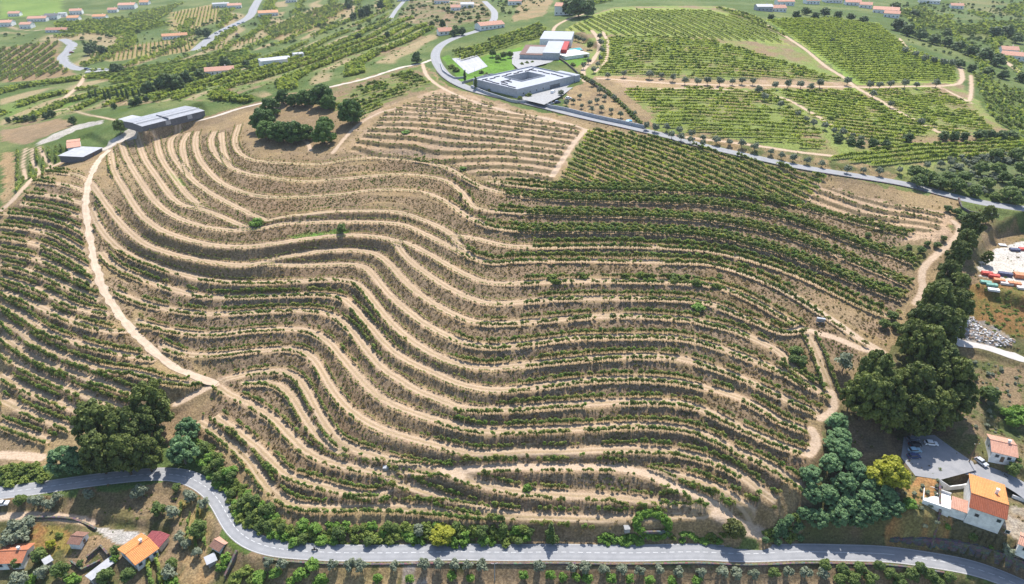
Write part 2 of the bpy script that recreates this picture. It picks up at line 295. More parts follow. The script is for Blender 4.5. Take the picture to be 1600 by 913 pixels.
# small dirt tracks: only level the land a little and mark bare earth
TRACKS = [
 ([(338,601),(305,616),(275,631)], 2.6), ([(862,277),(880,250),(900,220),(916,203)], 3.0),
 ([(660,100),(667,118),(684,133),(715,150),(760,166),(830,182),(880,192),(916,203)], 2.6),
 ([(1256,514),(1300,526),(1345,545),(1378,550)], 3.2), ([(1141,420),(1189,437),(1227,455),(1264,477),(1302,501),(1340,526),(1376,547)], 3.4), ([(695,737),(751,731),(851,730),(952,731),(1003,738),(1063,764),(1113,784),(1141,801)], 2.8), ([(1222,521),(1256,514)], 3.0),
 ([(1298,612),(1305,632),(1295,648),(1280,655)], 2.6), ([(1490,345),(1500,360),(1480,385),(1450,410),(1440,430),(1442,455),(1430,475)], 2.8),
 ([(1200,40),(1250,72),(1292,105),(1320,122),(1337,136),(1375,157),(1400,172),(1437,192),(1466,207)], 3.2),
 ([(935,122),(1020,128),(1100,132),(1200,133),(1337,136),(1400,136),(1465,135),(1500,130),(1503,115),(1497,102)], 3.4),
 ([(1465,135),(1492,148),(1517,162)], 2.6), ([(1405,60),(1420,77),(1440,90)], 2.4), ([(1517,118),(1518,140),(1515,158)], 2.6),
 ([(862,54),(866,44),(876,36),(895,28),(915,21)], 3.0), ([(925,48),(934,60),(936,75),(926,95),(911,110),(914,127)], 3.4), ([(942,50),(949,65),(949,82),(945,98),(930,112)], 2.4),
 ([(1005,203),(1080,214),(1170,226),(1240,236),(1300,244)], 3.0), ([(1000,140),(1100,138),(1210,150),(1260,172),(1300,196)], 2.6),
 ([(135,117),(122,135),(102,152)], 4.0), ([(0,330),(20,312),(38,292),(60,272),(85,258),(108,248)], 2.8), ([(40,232),(36,255),(40,280)], 2.2), ([(50,232),(52,255),(64,270)], 2.2), ([(62,230),(70,248),(80,258)], 2.0),
 ([(0,712),(30,712),(62,716)], 4.0), ([(60,182),(100,170),(130,178),(190,190)], 2.0),
 ([(220,196),(235,192)], 2.0), ([(520,240),(540,215),(560,195),(590,178),(620,170)], 2.2),
 ([(690,737),(720,747)], 3.0), ([(1120,806),(1150,815),(1190,822)], 4.0), ([(1250,758),(1262,770)], 3.0), ([(1264,711),(1276,690),(1268,672)], 3.0),
 ([(460,215),(480,222),(485,236)], 2.2), ([(0,808),(60,806),(140,815)], 3.0),
 ([(95,28),(130,22),(160,25),(200,14)], 4.0), ([(0,38),(40,48),(70,46)], 4.0), ([(300,0),(250,2),(210,2)], 4.0), ([(1560,90),(1590,110),(1620,130)], 4.5), ([(660,3),(700,2),(750,8)], 4.0),
]
TR_W = []
for P, wid in TRACKS:
    W = resample(wpoly(P, 6), 2.5); W = np.c_[W, smooth(bil(XS, YS, MZ, W[:, 0], W[:, 1]), 6)]; TR_W.append((W, wid))
    sl, d, sd, val, end = near(W, wid/2+3)
    w = (1-sstep(wid/2, wid/2+2.2, d))*.8
    MZ[sl] = MZ[sl]*(1-w)+val*w
    TRACK[sl] = np.minimum(TRACK[sl], d-wid/2); BANK[sl] *= sstep(wid/2-.2, wid/2+.8, d)
def pad(P, z, blend=3.0):
    """level a plot to height z; P in photo pixels"""
    W = at_z(np.array([p[0] for p in P]), np.array([p[1] for p in P]), z)
    C = np.c_[np.vstack([W, W[:1]]), np.zeros(len(W)+1)]
    sl, d, sd, val, end = near(C, blend+1)
    ins = inpoly(W, MX[sl], MY[sl]); w = np.where(ins, 1, 1-sstep(.3, blend, d))
    MZ[sl] = MZ[sl]*(1-w)+z*w; BANK[sl] *= 1-w
    return W
PADS = {
 'court': pad([(703,93),(738,83),(768,100),(733,117)], 60.0), 'villa': pad([(770,118),(850,92),(912,120),(870,142),(810,156),(768,140)], 59.0),
 'house': pad([(800,78),(850,55),(905,62),(935,80),(905,104),(860,100)], 60.0),
 'barn': pad([(214,194),(312,168),(320,178),(224,206)], 44.1, 2.5), 'shed': pad([(96,226),(140,216),(168,232),(128,252)], 32.0),
 'parking': pad([(1395,668),(1460,672),(1500,705),(1530,730),(1470,752),(1415,735)], 13.5, 4),
 'yard': pad([(1535,405),(1560,375),(1640,350),(1660,470),(1600,462),(1535,445)], 35.5, 4),
 'redhouse': pad([(1545,670),(1620,680),(1640,740),(1545,712)], 14.5), 'tilehouse': pad([(1475,765),(1530,745),(1600,770),(1600,850),(1560,845),(1475,800)], 9.6, 3),
 'patio': pad([(140,818),(225,830),(262,838),(252,868),(205,895),(165,862)], -5.0, 2.5), 'terrace': pad([(130,108),(168,108),(168,114),(132,115)], 12.5),
}
_R = ROADW['asphalt_road'][0]; _t = np.gradient(_R[:, :2], axis=0); _t /= np.linalg.norm(_t, axis=1)[:, None]; _p, _ = project(_R[:, 0], _R[:, 1], _R[:, 2])
_k = (_p > 1395) & (_p < 1700); _w = np.c_[(_R[:, :2]+np.stack([-_t[:, 1], _t[:, 0]], -1)*5.5)[_k], np.interp(_p[_k], [1395, 1440, 1500, 1600], [1.0, 3.0, 4.2, 5.0])]
_sl, _d, _sd, _v, _e = near(_R[_k], 6); _m = (_sd > 0) & (_d < 5.3) & ~_e; MZ[_sl] = np.where(_m, np.minimum(MZ[_sl], -.06+.0*_d), MZ[_sl])
_sl, _d, _sd, _v, _e = near(_w, 9); _m = np.where((_sd > 0) & ~_e, 1-sstep(4, 9, _d), 0); MZ[_sl] = np.maximum(MZ[_sl], MZ[_sl]*(1-_m)+(_v-.1)*_m)
def hz(x, y): return bil(XS, YS, MZ, np.asarray(x, float), np.asarray(y, float))
def spot(px, py):
    w = cast([px], [py], hz)[0]; return float(w[0]), float(w[1]), float(hz(w[0], w[1]))

# ------------------------------------------------------------------ soil and ground cover colours (albedo)
SOIL = np.empty(NB+(3,))
def C3(*c): return np.array(c)
G_SCRUB, G_DRY, G_STRAW, G_BENCH, G_BANK, G_GRASS, G_LAWN = C3(.115,.155,.05), C3(.24,.175,.105), C3(.30,.22,.12), C3(.385,.277,.186), C3(.265,.195,.13), C3(.12,.17,.045), C3(.13,.26,.035)
G_YGREEN, G_WHITE, G_ORANGE = C3(.19,.235,.06), C3(.55,.52,.48), C3(.33,.18,.075)
SOIL[:] = G_SCRUB
n1 = vnoise(MX, MY, 40, 11); n2 = vnoise(MX, MY, 14, 12); n3 = vnoise(MX, MY, 5, 13); nn = (.5*n1+.3*n2+.2*n3)
SOIL += ((nn-.55)[..., None]*C3(.22,.16,.08)).clip(-.03, .1)
def zone(P, c, c2=None, amt=.5, size=12, w=1.0, world_poly=None, edge=2.5):
    W = wpoly(P) if world_poly is None else world_poly
    lo = W.min(0)-edge; hi = W.max(0)+edge
    sl = (slice(*np.searchsorted(YS, [lo[1], hi[1]])), slice(*np.searchsorted(XS, [lo[0], hi[0]])))
    x = MX[sl]; y = MY[sl]; jx = (vnoise(x, y, 4, 21)-.5)*edge*2; jy = (vnoise(x, y, 4, 22)-.5)*edge*2
    m = inpoly(W, x+jx, y+jy)[..., None]*w
    col = np.broadcast_to(c, x.shape+(3,))
    if c2 is not None:
        t = np.clip((.6*vnoise(x, y, size, 31)+.4*vnoise(x, y, size/3, 32)-.5)*3+amt, 0, 1)[..., None]; col = c*(1-t)+c2*t
    SOIL[sl] = SOIL[sl]*(1-m)+col*m
HILL = [(-20,345),(0,325),(40,300),(60,265),(120,245),(170,225),(250,205),(380,165),(520,135),(660,100),(700,135),(800,165),(1000,205),(1200,255),(1500,312),(1480,385),(1440,470),(1390,560),(1300,640),(1260,780),(1240,850),(1000,850),(700,850),(420,840),(350,770),(320,700),(250,690),(60,735),(-20,740)]
zone(HILL, G_STRAW, G_DRY, .45, 16)
zone([(470,150),(660,102),(700,138),(620,165),(560,190)], G_DRY, G_GRASS, .4, 9)
zone([(880,190),(1290,275),(1250,330),(880,290),(870,250)], G_STRAW, C3(.2,.19,.08), .4, 8)
zone([(540,195),(690,140),(915,200),(865,290),(700,262),(530,240)], G_STRAW, G_BENCH, .5, 7)
zone([(1270,285),(1485,335),(1480,380),(1400,378),(1250,325)], G_BENCH*1.15, G_BENCH*.95, .5, 9)
zone([(1300,360),(1450,390),(1430,430),(1330,400)], G_DRY*.8, C3(.13,.13,.05), .5, 8)
zone([(390,190),(470,165),(545,180),(560,205),(520,238),(400,240)], G_STRAW*.8, G_DRY, .5, 8)
zone([(0,238),(22,238),(20,310),(0,322)], G_STRAW*1.05, C3(.38,.26,.14), .5, 5)
# eastern vineyards and olive strips
zone([(885,45),(960,12),(1130,10),(1200,40),(1330,130),(1500,130),(1600,230),(1600,275),(1400,275),(1200,245),(1000,200),(905,120)], C3(.20,.25,.07), G_DRY*1.1, .40, 14)
zone([(880,48),(960,14),(1100,14),(1220,60),(1230,72),(1000,58)], C3(.22,.29,.07), C3(.27,.29,.09), .5, 12)
zone([(1195,32),(1300,28),(1370,36),(1410,70),(1490,105),(1495,130),(1340,132)], C3(.20,.29,.06), C3(.29,.33,.08), .55, 25)
zone([(930,118),(1100,126),(1330,130),(1330,140),(1100,140),(925,134)], G_STRAW*1.1, G_BENCH, .5, 6)
zone([(1000,200),(1300,245),(1400,265),(1395,282),(1250,258),(1100,225)], G_STRAW, C3(.12,.14,.05), .45, 6)
zone([(880,145),(930,120),(1005,195),(890,175)], G_STRAW*1.1, G_DRY, .4, 6)
zone([(930,118),(960,128),(1030,200),(1000,200)], G_STRAW, G_DRY, .4, 6)
zone([(1470,255),(1600,235),(1600,315),(1430,285)], C3(.11,.15,.06), C3(.16,.17,.08), .5, 7)
# villa garden
zone([(690,90),(745,70),(800,60),(830,80),(800,110),(720,128)], G_LAWN, G_LAWN*.75, .4, 8, edge=.8)
zone([(870,98),(905,85),(925,92),(902,105)], G_LAWN, G_LAWN*.8, .4, 8, edge=.6)
zone([(700,86),(850,38),(870,52),(720,98)], G_YGREEN, G_GRASS, .5, 8)
# western valley
zone([(0,205),(100,180),(190,165),(330,160),(480,115),(640,85),(680,60),(600,50),(400,110),(150,165),(0,190)], C3(.15,.20,.06), G_DRY, .40, 14)
zone([(0,205),(90,185),(120,195),(40,225),(0,222)], G_DRY, C3(.28,.2,.12), .5, 10)
zone([(0,75),(95,62),(92,92),(120,118),(60,125),(0,130)], G_STRAW*.85, G_DRY, .4, 20)
zone([(140,85),(165,75),(310,58),(300,80),(170,97)], C3(.30,.26,.11), G_STRAW, .5, 12); zone([(265,20),(340,5),(350,30),(285,52),(265,45)], C3(.28,.26,.10), G_STRAW, .5, 12)
zone([(320,72),(400,58),(400,66),(330,80)], G_STRAW, C3(.26,.22,.1), .5, 10); zone([(400,50),(470,20),(530,5),(560,10),(500,45),(440,65)], C3(.23,.21,.075), G_STRAW, .45, 14)
zone([(0,0),(95,0),(100,20),(0,30)], C3(.14,.22,.045), C3(.18,.26,.06), .5, 40)
zone([(0,160),(115,160),(120,172),(60,185),(0,180)], C3(.13,.21,.045), C3(.16,.2,.06), .5, 30)
zone([(640,0),(760,0),(770,30),(690,45),(620,30)], C3(.14,.16,.06), G_DRY, .5, 12)
zone([(810,0),(865,0),(850,25),(800,35)], C3(.24,.2,.1), G_STRAW, .5, 12)
zone([(1440,30),(1600,30),(1600,0),(1500,0)], C3(.10,.15,.05), C3(.19,.19,.08), .4, 30)
wz_ = wpoly([(0,135),(130,120),(300,100),(420,85),(560,45),(640,25),(690,55),(650,92),(560,116),(450,142),(370,164),(325,160),(190,163),(100,178),(0,198)]); wz2 = wpoly([(0,50),(100,55),(280,35),(420,0),(640,0),(600,30),(420,75),(300,92),(130,115),(0,130)])
fr_ = (base(MX, MY)+(vnoise(MX, MY, 40, 66)-.5)*1.5)/4.2; fr_ = np.abs(fr_-np.round(fr_)); lm = ((inpoly(wz_, MX, MY) | inpoly(wz2, MX, MY))*(1-sstep(.10, .19, fr_))*np.clip((vnoise(MX, MY, 30, 55)-.22)*5, 0, .9))[..., None]; SOIL = SOIL*(1-lm)+C3(.33,.26,.15)*lm
# right edge
zone([(1235,855),(1300,640),(1390,560),(1440,470),(1480,385),(1500,335),(1620,340),(1640,920),(1500,872),(1400,856)], G_DRY*.85, C3(.12,.125,.05), .4, 9)
zone([(1535,365),(1600,340),(1600,362),(1560,380),(1540,400)], G_DRY, C3(.2,.15,.07), .5, 6)
zone([(1535,405),(1560,375),(1640,350),(1660,470),(1600,462),(1535,435)], G_WHITE, G_WHITE*.85, .4, 9)
zone([(1520,445),(1610,455),(1610,535),(1550,525),(1515,490)], G_ORANGE*.8, C3(.16,.14,.045), .45, 8)
zone([(1485,505),(1530,495),(1590,535),(1580,545),(1520,535),(1490,530)], C3(.32,.3,.29), G_STRAW, .5, 4)
zone([(1495,560),(1600,570),(1600,680),(1500,680)], G_DRY, C3(.10,.12,.045), .5, 7)
zone([(1340,640),(1400,660),(1420,740),(1340,700)], G_DRY*.75, C3(.14,.11,.07), .5, 7)
zone([(1410,760),(1475,745),(1475,840),(1390,840)], G_ORANGE*1.15, C3(.22,.19,.08), .4, 6)
zone([(1478,800),(1560,835),(1560,860),(1470,850)], C3(.12,.11,.06), G_DRY, .4, 5)
zone([(1555,800),(1610,790),(1610,900),(1580,870)], C3(.33,.29,.24), G_DRY, .5, 5)
zone([(205,200),(250,190),(262,200),(225,214),(185,222),(168,236),(150,232)], G_WHITE*.85, G_WHITE*.7, .4, 5, edge=1)
zone([(56,224),(85,209),(120,196),(160,188),(162,193),(120,204),(85,220),(60,228)], G_WHITE*.8, G_WHITE*.65, .4, 5, edge=1)
# below the valley road
zone([(-20,800),(330,790),(360,860),(500,878),(1400,884),(1560,930),(1560,1100),(-20,1100)], C3(.10,.105,.04), G_DRY, .45, 7)
zone([(-20,782),(140,768),(300,752),(330,790),(300,815),(-20,812)], G_DRY*.8, C3(.15,.13,.06), .5, 5)
zone([(205,760),(300,758),(325,790),(215,812)], G_STRAW*.75, G_DRY, .5, 4); zone([(275,785),(325,790),(330,860),(290,870)], C3(.27,.22,.07), G_STRAW, .45, 5)
zone([(280,870),(330,850),(335,913),(280,913)], C3(.33,.22,.11), G_STRAW, .5, 4); zone([(48,828),(110,815),(105,870),(50,860)], C3(.24,.2,.06), G_ORANGE*.8, .4, 5)
zone([(110,850),(160,838),(165,870),(130,885)], C3(.28,.2,.12), G_DRY, .4, 4); zone([(480,890),(625,887),(625,930),(480,930)], C3(.28,.22,.11), G_STRAW, .5, 3)
zone([(625,878),(655,878),(720,913),(720,940),(640,940)], C3(.36,.3,.25), G_DRY, .4, 4); zone([(655,886),(1000,886),(1400,893),(1450,930),(660,930)], C3(.26,.19,.12), G_DRY, .5, 4)
zone([(140,820),(228,832),(215,850),(196,853),(180,848)], C3(.42,.40,.38), C3(.34,.33,.31), .4, 4, edge=.5)

# ------------------------------------------------------------------ vineyard fields in straight rows (photo pixels), with the strip of ground each row stands on
def FD(P, a, b, spacing, pspacing, scale, prob, gapn=.25, young=False, green=.0, strip=None, sw=1.2):
    return dict(P=P, a=a, b=b, spacing=spacing, pspacing=pspacing, scale=scale, prob=prob, gapn=gapn, young=young, green=green, strip=strip, sw=sw)
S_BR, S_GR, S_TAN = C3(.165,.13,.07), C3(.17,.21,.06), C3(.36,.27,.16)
FIELDS = [
 FD([(545,238),(600,178),(690,145),(910,200),(862,285),(760,278),(700,258)], (615,177), (800,193), 7.4, 1.3, .72, .50, .30, False, 0, S_BR, 1.7),
 FD([(922,205),(1020,215),(1200,258),(1290,280),(1245,330),(1150,312),(1000,292),(875,288)], (882,250), (975,288), 5.0, 1.15, 1.36, .95, .16, False, .45, None, 1.0),
 FD([(1285,290),(1475,335),(1470,362),(1400,372),(1250,325)], (1285,315), (1450,353), 6.0, 1.3, .72, .6, .34, False, 0, S_BR, 1.5),
 FD([(500,165),(640,112),(672,132),(600,165),(560,190)], (560,172), (670,140), 5.5, 1.2, 1.4, .75, .4, False, .4, S_GR, 1.6),
 FD([(945,60),(1120,66),(1320,128),(1100,124),(935,118)], (950,95), (1250,105), 6.2, 1.4, 1.3, .93, .32, False, .8, S_GR, 2.0),
 FD([(975,145),(1000,138),(1200,142),(1290,210),(1290,236),(1080,210),(1030,195)], (980,170), (1250,178), 6.0, 1.4, 1.3, .95, .36, False, .9, S_GR, 1.8),
 FD([(1215,145),(1330,142),(1455,205),(1400,232),(1310,212)], (1230,165), (1400,185), 6.0, 1.4, 1.35, .98, .26, False, .9, S_GR, 1.8),
 FD([(1350,142),(1460,142),(1510,162),(1560,215),(1470,212)], (1380,155), (1500,170), 6.0, 1.4, 1.3, .95, .32, False, .9, S_GR, 1.8),
 FD([(1280,248),(1400,232),(1600,218),(1600,238),(1480,252),(1380,262)], (1300,245), (1590,228), 5.2, 1.4, 1.6, .98, .15, False, .9, S_GR, 1.8),
 FD([(885,46),(960,18),(1100,18),(1190,40),(1225,68),(1100,62),(950,56)], (1020,28), (1090,60), 6.8, 1.5, 1.25, 1.0, .0, False, .9, S_GR, 2.0),
 FD([(1110,12),(1200,38),(1300,105),(1250,72),(1150,28)], (1120,18), (1250,72), 6.0, 1.5, 1.5, 1.0, .0, False, .7, S_GR, 1.6),
 FD([(1200,34),(1300,30),(1370,38),(1408,70),(1488,105),(1492,128),(1345,130)], (1220,80), (1450,88), 5.4, 1.4, 1.35, .97, .14, False, .97, S_GR, 1.8),
 FD([(708,84),(840,38),(855,50),(722,96)], (715,90), (850,45), 4.6, 1.5, 1.8, .98, .1, False, .7, S_GR, 1.6),
 FD([(1520,115),(1600,150),(1600,215),(1550,190)], (1530,140), (1600,175), 5.6, 1.6, 1.8, .85, .4, False, .4, S_GR, 1.6),
 FD([(24,238),(100,232),(85,258),(40,292),(22,305)], (30,240), (27,290), 3.6, 1.3, 1.5, .95, .15, False, .3),
 FD([(0,78),(92,66),(85,95),(110,115),(60,122),(0,130)], (20,105), (60,78), 11.0, 1.8, 2.3, .97, .05, False, .3),
 FD([(168,75),(308,58),(298,80),(172,96)], (200,95), (204,72), 4.8, 1.8, 1.35, .95, .05, False, .4),
 FD([(268,22),(340,8),(348,30),(285,50)], (300,45), (307,20), 5.0, 2.0, 1.5, .95, .05, False, .5),
 FD([(322,72),(400,58),(405,66),(330,79)], (350,76), (354,64), 4.8, 2.0, 1.35, .95, .05, False, .4),
 FD([(140,86),(165,80),(165,97),(145,96)], (150,96), (157,84), 7, 2, 1.8, .95, .1),
 FD([(85,38),(190,30),(270,38),(200,55),(95,52)], (90,45), (250,40), 6.0, 2.2, 2.2, .95, .2, False, .7),
 FD([(200,25),(290,5),(260,25),(230,48)], (220,40), (270,12), 7, 2.2, 2.2, .95, .2, False, .6),
 FD([(410,48),(520,6),(545,12),(480,45),(430,62)], (420,52), (500,15), 6, 2.2, 2.0, .9, .25, False, .5),
 FD([(130,120),(220,108),(300,95),(380,80),(400,92),(300,112),(200,130)], (150,122), (350,92), 5.5, 2.0, 2.1, .95, .15, False, .6),
 FD([(1450,45),(1600,35),(1600,60),(1500,55)], (1480,42), (1540,58), 7.5, 2.2, 2.0, .95, .2, False, .5),
 FD([(1400,20),(1440,12),(1500,45),(1440,45)], (1410,25), (1460,45), 7.5, 2.2, 2.0, .95, .2, False, .5),
 FD([(870,0),(960,2),(900,14)], (870,8), (930,4), 5, 2.2, 2.0, .9, .2, False, .5),
 FD([(208,762),(298,760),(320,785),(220,808)], (215,790), (310,772), 2.8, 1.0, .9, .7, .35, True),
 FD([(280,790),(320,795),(328,855),(290,865)], (300,860), (305,795), 2.8, 1.1, 1.1, .7, .3),
 FD([(220,890),(250,868),(262,913),(225,930)], (235,910), (230,885), 2.6, 1.0, 1.3, .95, .05, False, .6),
]
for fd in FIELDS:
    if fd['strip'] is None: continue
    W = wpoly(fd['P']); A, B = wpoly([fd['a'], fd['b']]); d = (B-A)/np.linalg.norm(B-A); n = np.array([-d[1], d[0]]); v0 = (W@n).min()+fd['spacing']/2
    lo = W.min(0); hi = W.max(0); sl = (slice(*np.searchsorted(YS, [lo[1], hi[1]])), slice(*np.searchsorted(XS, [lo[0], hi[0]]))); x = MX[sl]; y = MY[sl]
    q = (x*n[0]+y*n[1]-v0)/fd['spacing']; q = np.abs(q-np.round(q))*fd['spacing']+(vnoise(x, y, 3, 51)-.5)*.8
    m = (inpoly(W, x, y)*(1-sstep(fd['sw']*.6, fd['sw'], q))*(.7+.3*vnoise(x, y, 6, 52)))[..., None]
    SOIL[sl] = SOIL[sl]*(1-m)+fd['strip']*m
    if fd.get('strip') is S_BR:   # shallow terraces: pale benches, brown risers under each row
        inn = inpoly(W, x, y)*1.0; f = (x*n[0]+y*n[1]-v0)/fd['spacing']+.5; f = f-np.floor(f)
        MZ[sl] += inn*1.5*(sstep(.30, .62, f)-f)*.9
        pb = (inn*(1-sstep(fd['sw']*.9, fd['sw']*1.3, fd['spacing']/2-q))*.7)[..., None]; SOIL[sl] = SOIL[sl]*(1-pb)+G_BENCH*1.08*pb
# benches and banks of the terraces
bench = wt*(1-BANK); bm = (np.abs(TPOS) < 3.2) & (wt > .3)
bb = (sstep(2.9, 1.5, np.abs(TPOS))*np.clip(wt, 0, 1)*(1-BANK))[..., None]
tone = (.5+.5*vnoise(MX, MY, 18, 41))[..., None]
SOIL = SOIL*(1-bb)+(G_BENCH*(.80+.25*tone))*bb
greenish = np.clip((vnoise(MX, MY, 22, 43)*.6+vnoise(MX, MY, 7, 44)*.4-.5)*3.5, 0, 1)[..., None]
bk = BANK[..., None]; bcol = G_BANK*(.85+.35*tone)*(1-.45*greenish)+C3(.17,.13,.06)*.45*greenish
BAREP = wpoly([(150,225),(400,170),(560,240),(720,262),(795,352),(795,470),(752,580),(735,690),(690,735),(560,690),(500,600),(560,570),(545,480),(470,452),(330,452),(215,412),(150,300)])
br_ = inpoly(BAREP, MX, MY)[..., None]*(.25+.5*vnoise(MX, MY, 9, 47)[..., None]); bcol = bcol*(1-br_)+C3(.28,.205,.125)*br_
warm = np.clip((vnoise(MX, MY, 30, 45)-.55)*4, 0, 1)[..., None]; bcol = bcol*(1-.5*warm)+C3(.23,.155,.10)*.5*warm
SOIL = SOIL*(1-bk)+bcol*bk
zone([(262,268),(285,282),(292,292),(280,290),(268,278)], C3(.16,.24,.05), C3(.2,.22,.08), .4, 3, edge=1); zone([(450,366),(500,360),(548,358),(546,363),(500,367),(460,371)], C3(.14,.25,.05), C3(.2,.22,.08), .3, 3, edge=1)
tk = (1-sstep(-.3, .5, TRACK))[..., None]; SOIL = SOIL*(1-tk)+C3(.40,.29,.20)*tk

# ------------------------------------------------------------------ node helpers
def new_mat(name, rough=.9, spec=.2):
    m = bpy.data.materials.new(name); m.use_nodes = True; b = m.node_tree.nodes['Principled BSDF']
    b.inputs['Roughness'].default_value = rough; b.inputs['Specular IOR Level'].default_value = spec
    return m, m.node_tree, b
class NT:
    def __init__(s, nt): s.nt = nt
    def n(s, typ, **kw):
        d = s.nt.nodes.new(typ)
        for k, v in kw.items(): setattr(d, k, v)
        return d
    def put(s, inp, v):
        if hasattr(v, 'is_output') or isinstance(v, bpy.types.NodeSocket): s.nt.links.new(v, inp)
        elif isinstance(v, (tuple, list)) and len(v) == 3 and inp.type == 'RGBA': inp.default_value = (*v, 1)
        else: inp.default_value = v
    def math(s, op, a, b=0.0, c=0.0, clamp=False):
        d = s.n('ShaderNodeMath', operation=op, use_clamp=clamp)
        s.put(d.inputs[0], a); s.put(d.inputs[1], b); s.put(d.inputs[2], c); return d.outputs[0]
    def mix(s, f, a, b, typ='MIX'):
        d = s.n('ShaderNodeMix', data_type='RGBA', blend_type=typ); s.put(d.inputs[0], f); s.put(d.inputs[6], a); s.put(d.inputs[7], b); return d.outputs[2]
    def ramp(s, f, lo, hi, a=0.0, b=1.0):
        d = s.n('ShaderNodeMapRange', interpolation_type='SMOOTHSTEP'); s.put(d.inputs[0], f); s.put(d.inputs[1], lo); s.put(d.inputs[2], hi); s.put(d.inputs[3], a); s.put(d.inputs[4], b); return d.outputs[0]
    def attr(s, name): return s.n('ShaderNodeAttribute', attribute_name=name)
    def pos(s, kind='Object'): return s.n('ShaderNodeTexCoord').outputs[kind]
    def noise(s, scale, detail=3, rough=.55, vec=None, color=False):
        d = s.n('ShaderNodeTexNoise'); d.inputs['Scale'].default_value = scale; d.inputs['Detail'].default_value = detail; d.inputs['Roughness'].default_value = rough
        if vec is not None: s.put(d.inputs['Vector'], vec)
        return d.outputs['Color' if color else 'Fac']
    def bump(s, h, strength, dist, bsdf):
        d = s.n('ShaderNodeBump'); d.inputs['Strength'].default_value = strength; d.inputs['Distance'].default_value = dist; s.put(d.inputs['Height'], h)
        s.nt.links.new(d.outputs[0], bsdf.inputs['Normal'])

def ground_material():
    m, nt, b = new_mat('ground_soil', .95, .08); N = NT(nt); P = N.pos()
    col = N.attr('soil').outputs['Color']; tp = N.attr('tpos').outputs['Fac']; bench = N.attr('bench').outputs['Fac']; bank = N.attr('bank').outputs['Fac']; track = N.attr('track').outputs['Fac']
    n_f = N.noise(1.6, 4, .65, P); n_m = N.noise(.28, 3, .6, P); n_c = N.noise(.05, 2, .5, P)
    # clods, dry litter and tufts: fine light / dark breakup of the soil's own colour
    c = N.mix(N.ramp(n_f, .35, .7), N.mix(1.0, col, (.62,.60,.60), 'MULTIPLY'), N.mix(1.0, col, (1.28,1.26,1.22), 'MULTIPLY'))
    c = N.mix(N.ramp(n_m, .35, .7, 0, .45), c, N.mix(1.0, c, (.66,.70,.62), 'MULTIPLY'))
    c = N.mix(N.ramp(n_c, .4, .65, 0, .3), c, N.mix(1.0, c, (1.15,1.05,.9), 'MULTIPLY'))
    # bank scrub: darker mottling
    vor = N.n('ShaderNodeTexVoronoi'); vor.inputs['Scale'].default_value = .9; N.put(vor.inputs['Vector'], P)
    c = N.mix(N.math('MULTIPLY', bank, N.ramp(vor.outputs['Distance'], .25, .6, .0, .5)), c, N.mix(1.0, c, (.55,.52,.50), 'MULTIPLY'))
    # wheel ruts on the benches
    tw = N.math('ADD', tp, N.math('MULTIPLY', N.math('SUBTRACT', n_m, .5), .9))
    at = N.math('ABSOLUTE', tw)
    rut = N.ramp(N.math('ABSOLUTE', N.math('SUBTRACT', at, .85)), .18, .5, 1.0, 0.0)
    worn = N.ramp(n_c, .3, .55, .25, 1.0)
    rutf = N.math('MULTIPLY', N.math('MULTIPLY', rut, bench), worn)
    c = N.mix(N.math('MULTIPLY', N.ramp(at, 1.1, 1.8, .55, 0.0), bench), c, N.mix(.5, c, (.42,.315,.20)))
    c = N.mix(N.math('MULTIPLY', rutf, .6), c, (.455,.345,.235))
    mid = N.math('MULTIPLY', N.math('MULTIPLY', N.ramp(at, .15, .45, 1.0, 0.0), bench), N.ramp(n_f, .4, .6))
    c = N.mix(N.math('MULTIPLY', mid, .5), c, (.25,.20,.09))
    tr = N.math('ADD', track, N.math('MULTIPLY', N.math('SUBTRACT', n_m, .5), 1.4))
    c = N.mix(N.ramp(tr, -.5, .3, .85, 0.0), c, N.mix(N.ramp(n_f, .3, .7), (.38,.28,.19), (.50,.385,.28)))
    nt.links.new(c, b.inputs['Base Color'])
    h = N.math('ADD', N.math('MULTIPLY', n_f, .35), N.math('MULTIPLY', N.noise(.7, 4, .7, P), .5))
    N.bump(h, .7, .5, b)
    return m
def mesh_obj(name, verts, faces, mat=None, parent=None, smooth_=False, mats=None, midx=None):
    me = bpy.data.meshes.new(name); me.from_pydata([tuple(v) for v in verts], [], faces)
    for mm in (mats or ([mat] if mat else [])): me.materials.append(mm)
    if midx is not None: me.polygons.foreach_set('material_index', np.asarray(midx, np.int32))
    if smooth_: me.polygons.foreach_set('use_smooth', np.ones(len(me.polygons), bool))
    me.update(); o = bpy.data.objects.new(name, me); COL.objects.link(o)
    if parent is not None: o.parent = parent
    return o
def fast_mesh(name, V, F):
    """V (n,3) array, F (m,k) array of equal-sided faces"""
    me = bpy.data.meshes.new(name); k = F.shape[1]
    me.vertices.add(len(V)); me.vertices.foreach_set('co', np.ascontiguousarray(V, np.float32).ravel())
    me.loops.add(F.size); me.loops.foreach_set('vertex_index', np.ascontiguousarray(F, np.int32).ravel())
    me.polygons.add(len(F)); me.polygons.foreach_set('loop_start', np.arange(0, F.size, k, dtype=np.int32))
    me.update(calc_edges=True); return me
def tag(o, label=None, cat=None, group=None, kind=None):
    if label: o['label'] = label
    if cat: o['category'] = cat
    if group: o['group'] = group
    if kind: o['kind'] = kind
    return o
nx, ny = len(XS), len(YS)
idx = np.arange(nx*ny).reshape(ny, nx)
F = np.stack([idx[:-1, :-1], idx[:-1, 1:], idx[1:, 1:], idx[1:, :-1]], -1).reshape(-1, 4)
gme = fast_mesh('ground', np.stack([MX, MY, MZ], -1).reshape(-1, 3), F)
def fattr(me, nm, a):
    at = me.attributes.new(nm, 'FLOAT', 'POINT'); at.data.foreach_set('value', np.ascontiguousarray(a, np.float32).ravel())
